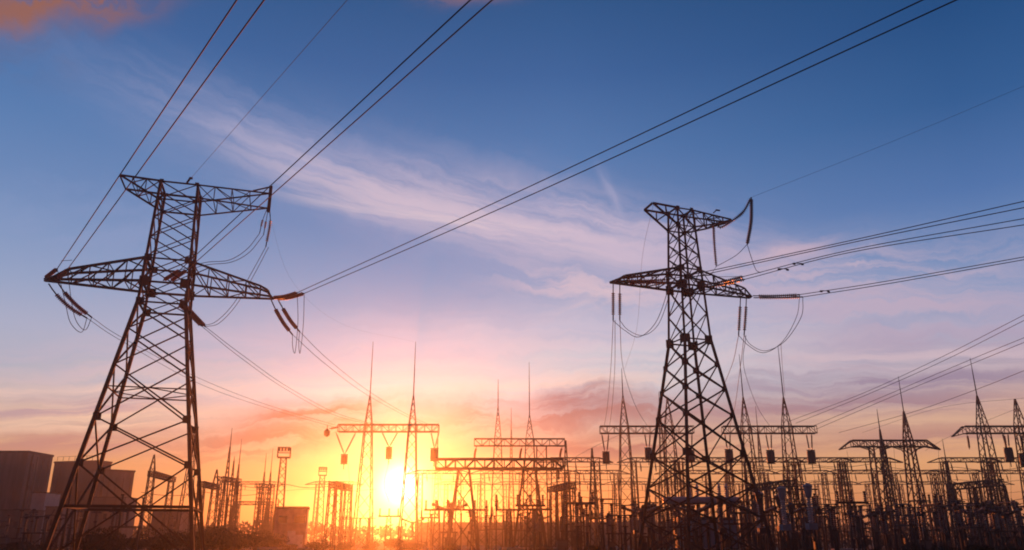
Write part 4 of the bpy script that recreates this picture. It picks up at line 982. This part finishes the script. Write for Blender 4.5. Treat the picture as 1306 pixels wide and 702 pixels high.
for (x, ya, yb_, Yd, nm) in ((444, 592, 655, 118, 'thin dropper under the leftmost golden barrel'), (497, 586, 640, 118, 'thin dropper falling across the sun'), (553, 588, 650, 118, 'thin dropper under the pale barrel right of the sun'), (566, 598, 652, 106, 'thin dropper under the left end of the deep beam'), (622, 598, 655, 106, 'thin dropper under the middle of the deep beam'),
        (640, 568, 650, 137, 'thin dropper under the slim-spired beam'), (712, 612, 655, 107, 'thin dropper under the right end of the deep beam'), (773, 592, 655, 124, 'thin dropper under the barrel left of the right pylon'), (828, 587, 650, 124, 'thin dropper by the right pylon\'s left leg'), (931, 591, 640, 124, 'thin dropper between the right pylon\'s right legs'), (984, 592, 645, 124, 'thin dropper just right of the right pylon'),
        (1036, 592, 650, 124, 'thin dropper under the last barrel before the winged gantry'), (1080, 575, 650, 140, 'thin dropper from the winged gantry\'s left tip'), (1140, 572, 640, 140, 'thin dropper from the winged gantry\'s middle'), (1197, 575, 650, 140, 'thin dropper from the winged gantry\'s right tip'), (1288, 589, 655, 120, 'thin dropper under the right edge barrel')):
    a, b = at(x, ya, Yd), at(x + random.uniform(-8, 8), yb_, Yd - 3); mm = a.lerp(b, .5) + Vector((random.uniform(-.8, .8), 0, -.5))
    wire([a, mm, b], 0.022, nm, GV, 'dropper_wire', 'dropper wire', 5, 5)
GO = 'cables leaving the yard to the upper right'
for (pts, nm) in (([(1306, 402, 80), (1200, 456, 98), (1100, 502, 113), (1005, 538, 126)], 'highest cable running from the right edge down to the two-leaning-spires gantry'),
        ([(1306, 409, 80), (1200, 462, 98), (1100, 506, 113), (1015, 540, 126)], 'second cable running from the right edge down to the two-leaning-spires gantry'),
        ([(1306, 431, 84), (1240, 458, 95), (1150, 496, 110), (1036, 544, 126)], 'third cable running from the right edge down to the two-leaning-spires gantry'),
        ([(1306, 437, 84), (1240, 464, 95), (1150, 501, 110), (1040, 548, 126)], 'fourth cable running from the right edge down to the two-leaning-spires gantry'),
        ([(1306, 473, 92), (1240, 499, 104), (1160, 527, 118), (1070, 552, 140)], 'lowest cable running from the right edge towards the winged gantry')):
    q = [at(*p) for p in pts]; q = [q[0] * 2 - q[1]] + q; wire(q, 0.03, nm, GO)
wire([at(1306, 508, 122), at(1200, 520, 135), at(1100, 552, 160)], .02, 'faint wire joining the winged gantry and the right edge', None, 'earth_wire')
wire([at(712, 598, 105), at(748, 575, 118), at(796, 552, 126)], .025, 'thin wire rising from the deep beam to the single-spire gantry', None, 'tie_wire')
wire([at(1180, 575, 140), at(1215, 555, 130), at(1300, 520, 124)], .02, 'thin wire rising from the winged gantry to the right edge spire', None, 'tie_wire')

# ------------------------------------------------------------------ plants
def leaf_mesh(n, rx, rz, size, seed, lumps=6):
    rg = random.Random(seed); m = MB(); cs = []
    for i in range(lumps):
        a = rg.uniform(0, 6.28); d = rg.uniform(0.1, .62); cs.append((rx * d * math.cos(a), rx * d * math.sin(a), rz * rg.uniform(.35, 1.35), rg.uniform(.35, .62)))
    for i in range(n):
        cx, cy, cz, s = rg.choice(cs)
        while True:
            v = Vector((rg.uniform(-1, 1), rg.uniform(-1, 1), rg.uniform(-1, 1)))
            if .2 < v.length < 1: break
        v = v.normalized() * (v.length ** .5)
        p = Vector((cx + v.x * rx * s * 1.1, cy + v.y * rx * s * 1.1, max(.05, cz + v.z * rz * s * 1.1)))
        a = Vector((rg.uniform(-1, 1), rg.uniform(-1, 1), rg.uniform(-1, 1))).normalized(); b = a.orthogonal().normalized(); sz = size * rg.uniform(.5, 1.3)
        o = len(m.v); m.v += [tuple(p - a * sz), tuple(p + b * sz * .5), tuple(p + a * sz), tuple(p - b * sz * .5)]; m.f.append((o, o + 1, o + 2, o + 3))
    return m
def make_shrub(seed, n=3800, rx=2.4, rz=1.2, name='shrub', size=.085):
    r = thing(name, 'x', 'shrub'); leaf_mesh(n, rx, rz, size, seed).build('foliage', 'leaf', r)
    st = MB(); rg = random.Random(seed + 50)
    for k in range(5):
        a = rg.uniform(0, 6.28); st.tube([(.1 * math.cos(a), .1 * math.sin(a), 0), (.5 * math.cos(a), .5 * math.sin(a), rz * .7), (1.1 * math.cos(a), 1.1 * math.sin(a), rz * 1.5)], [.06, .045, .02], 5)
    st.build('stem', 'bark', r); return r
SHR = [make_shrub(s) for s in (1, 2, 3, 4)]; first = [True] * 4
shr = [(20, 92, 1.0), (52, 84, 1.1), (118, 80, 1.5), (140, 86, 1.7), (168, 92, 1.3), (205, 98, 1.9), (232, 104, 1.7), (262, 108, 1.9), (284, 112, 2.0), (306, 110, 1.8), (328, 114, 1.7), (344, 106, 1.4), (372, 100, 0.8), (404, 108, 1.1), (440, 112, .7), (470, 116, .8), (508, 118, .9), (530, 112, .8), (575, 104, .6),
    (690, 96, .6), (760, 90, .6), (1120, 76, .6), (1165, 75, .75), (1205, 74, .65), (1250, 73, .7), (1292, 75, .65)]
BES = {150: 'among the posts and poles left of the left pylon', 255: 'between the left pylon\'s feet', 420: 'in the dark mound right of the left pylon'}
for i, (x, Yd, s) in enumerate(shr):
    if x < 420: s *= .78
    p = at(x, 690, Yd); k = i % 4; lim = next(l for l, _ in ZONES if x < l)
    lab = 'dark leafy shrub ' + BES.get(lim, zone(x)); gr = 'shrubs ' + zone(x)
    if first[k]: o = SHR[k]; first[k] = False; o.location = (p.x, Yd, -.1); o.scale = (s,) * 3; o.rotation_euler = (0, 0, i); o['label'] = lab; o['group'] = gr
    else: o = dup(SHR[k], (p.x, Yd, -.1), i * 1.7, lab, gr, s)
# the distant wood on the horizon: one mass
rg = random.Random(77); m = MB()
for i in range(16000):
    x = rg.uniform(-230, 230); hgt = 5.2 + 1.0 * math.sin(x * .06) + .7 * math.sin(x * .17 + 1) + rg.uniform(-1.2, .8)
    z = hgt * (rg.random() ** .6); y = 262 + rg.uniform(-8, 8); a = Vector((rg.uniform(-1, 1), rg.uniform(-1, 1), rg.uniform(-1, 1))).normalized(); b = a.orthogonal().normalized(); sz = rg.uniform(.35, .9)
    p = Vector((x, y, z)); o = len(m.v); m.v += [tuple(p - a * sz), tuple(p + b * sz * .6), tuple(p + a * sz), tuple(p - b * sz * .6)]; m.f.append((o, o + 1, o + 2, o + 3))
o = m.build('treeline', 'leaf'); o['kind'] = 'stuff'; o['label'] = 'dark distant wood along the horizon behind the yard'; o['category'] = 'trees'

# ------------------------------------------------------------------ haze volume added to imitate lens bloom round the sun
hz_m = bpy.data.materials.new('bloom_haze'); hz_m.use_nodes = True; t = hz_m.node_tree; t.nodes.clear()
vo = t.nodes.new('ShaderNodeVolumePrincipled'); vo.inputs['Color'].default_value = (0.92, 0.90, 0.90, 1)
vo.inputs['Density'].default_value = 0.0005; vo.inputs['Anisotropy'].default_value = 0.90
ou = t.nodes.new('ShaderNodeOutputMaterial'); t.links.new(vo.outputs[0], ou.inputs['Volume'])
MAT['haze'] = hz_m
bpy.context.view_layer.update()
HZ_TOP = max((o.matrix_world @ Vector(c)).z for o in bpy.data.objects if o.type == 'MESH' for c in o.bound_box) + 1.0
print('haze top', HZ_TOP)
hz = MB().box((0, 310, HZ_TOP / 2 - .5), (1440, 780, HZ_TOP + 1)).build('haze', 'haze'); hz['kind'] = 'stuff'; hz['label'] = 'thin added haze over the whole yard, imitating lens bloom round the sun'; hz['category'] = 'haze'
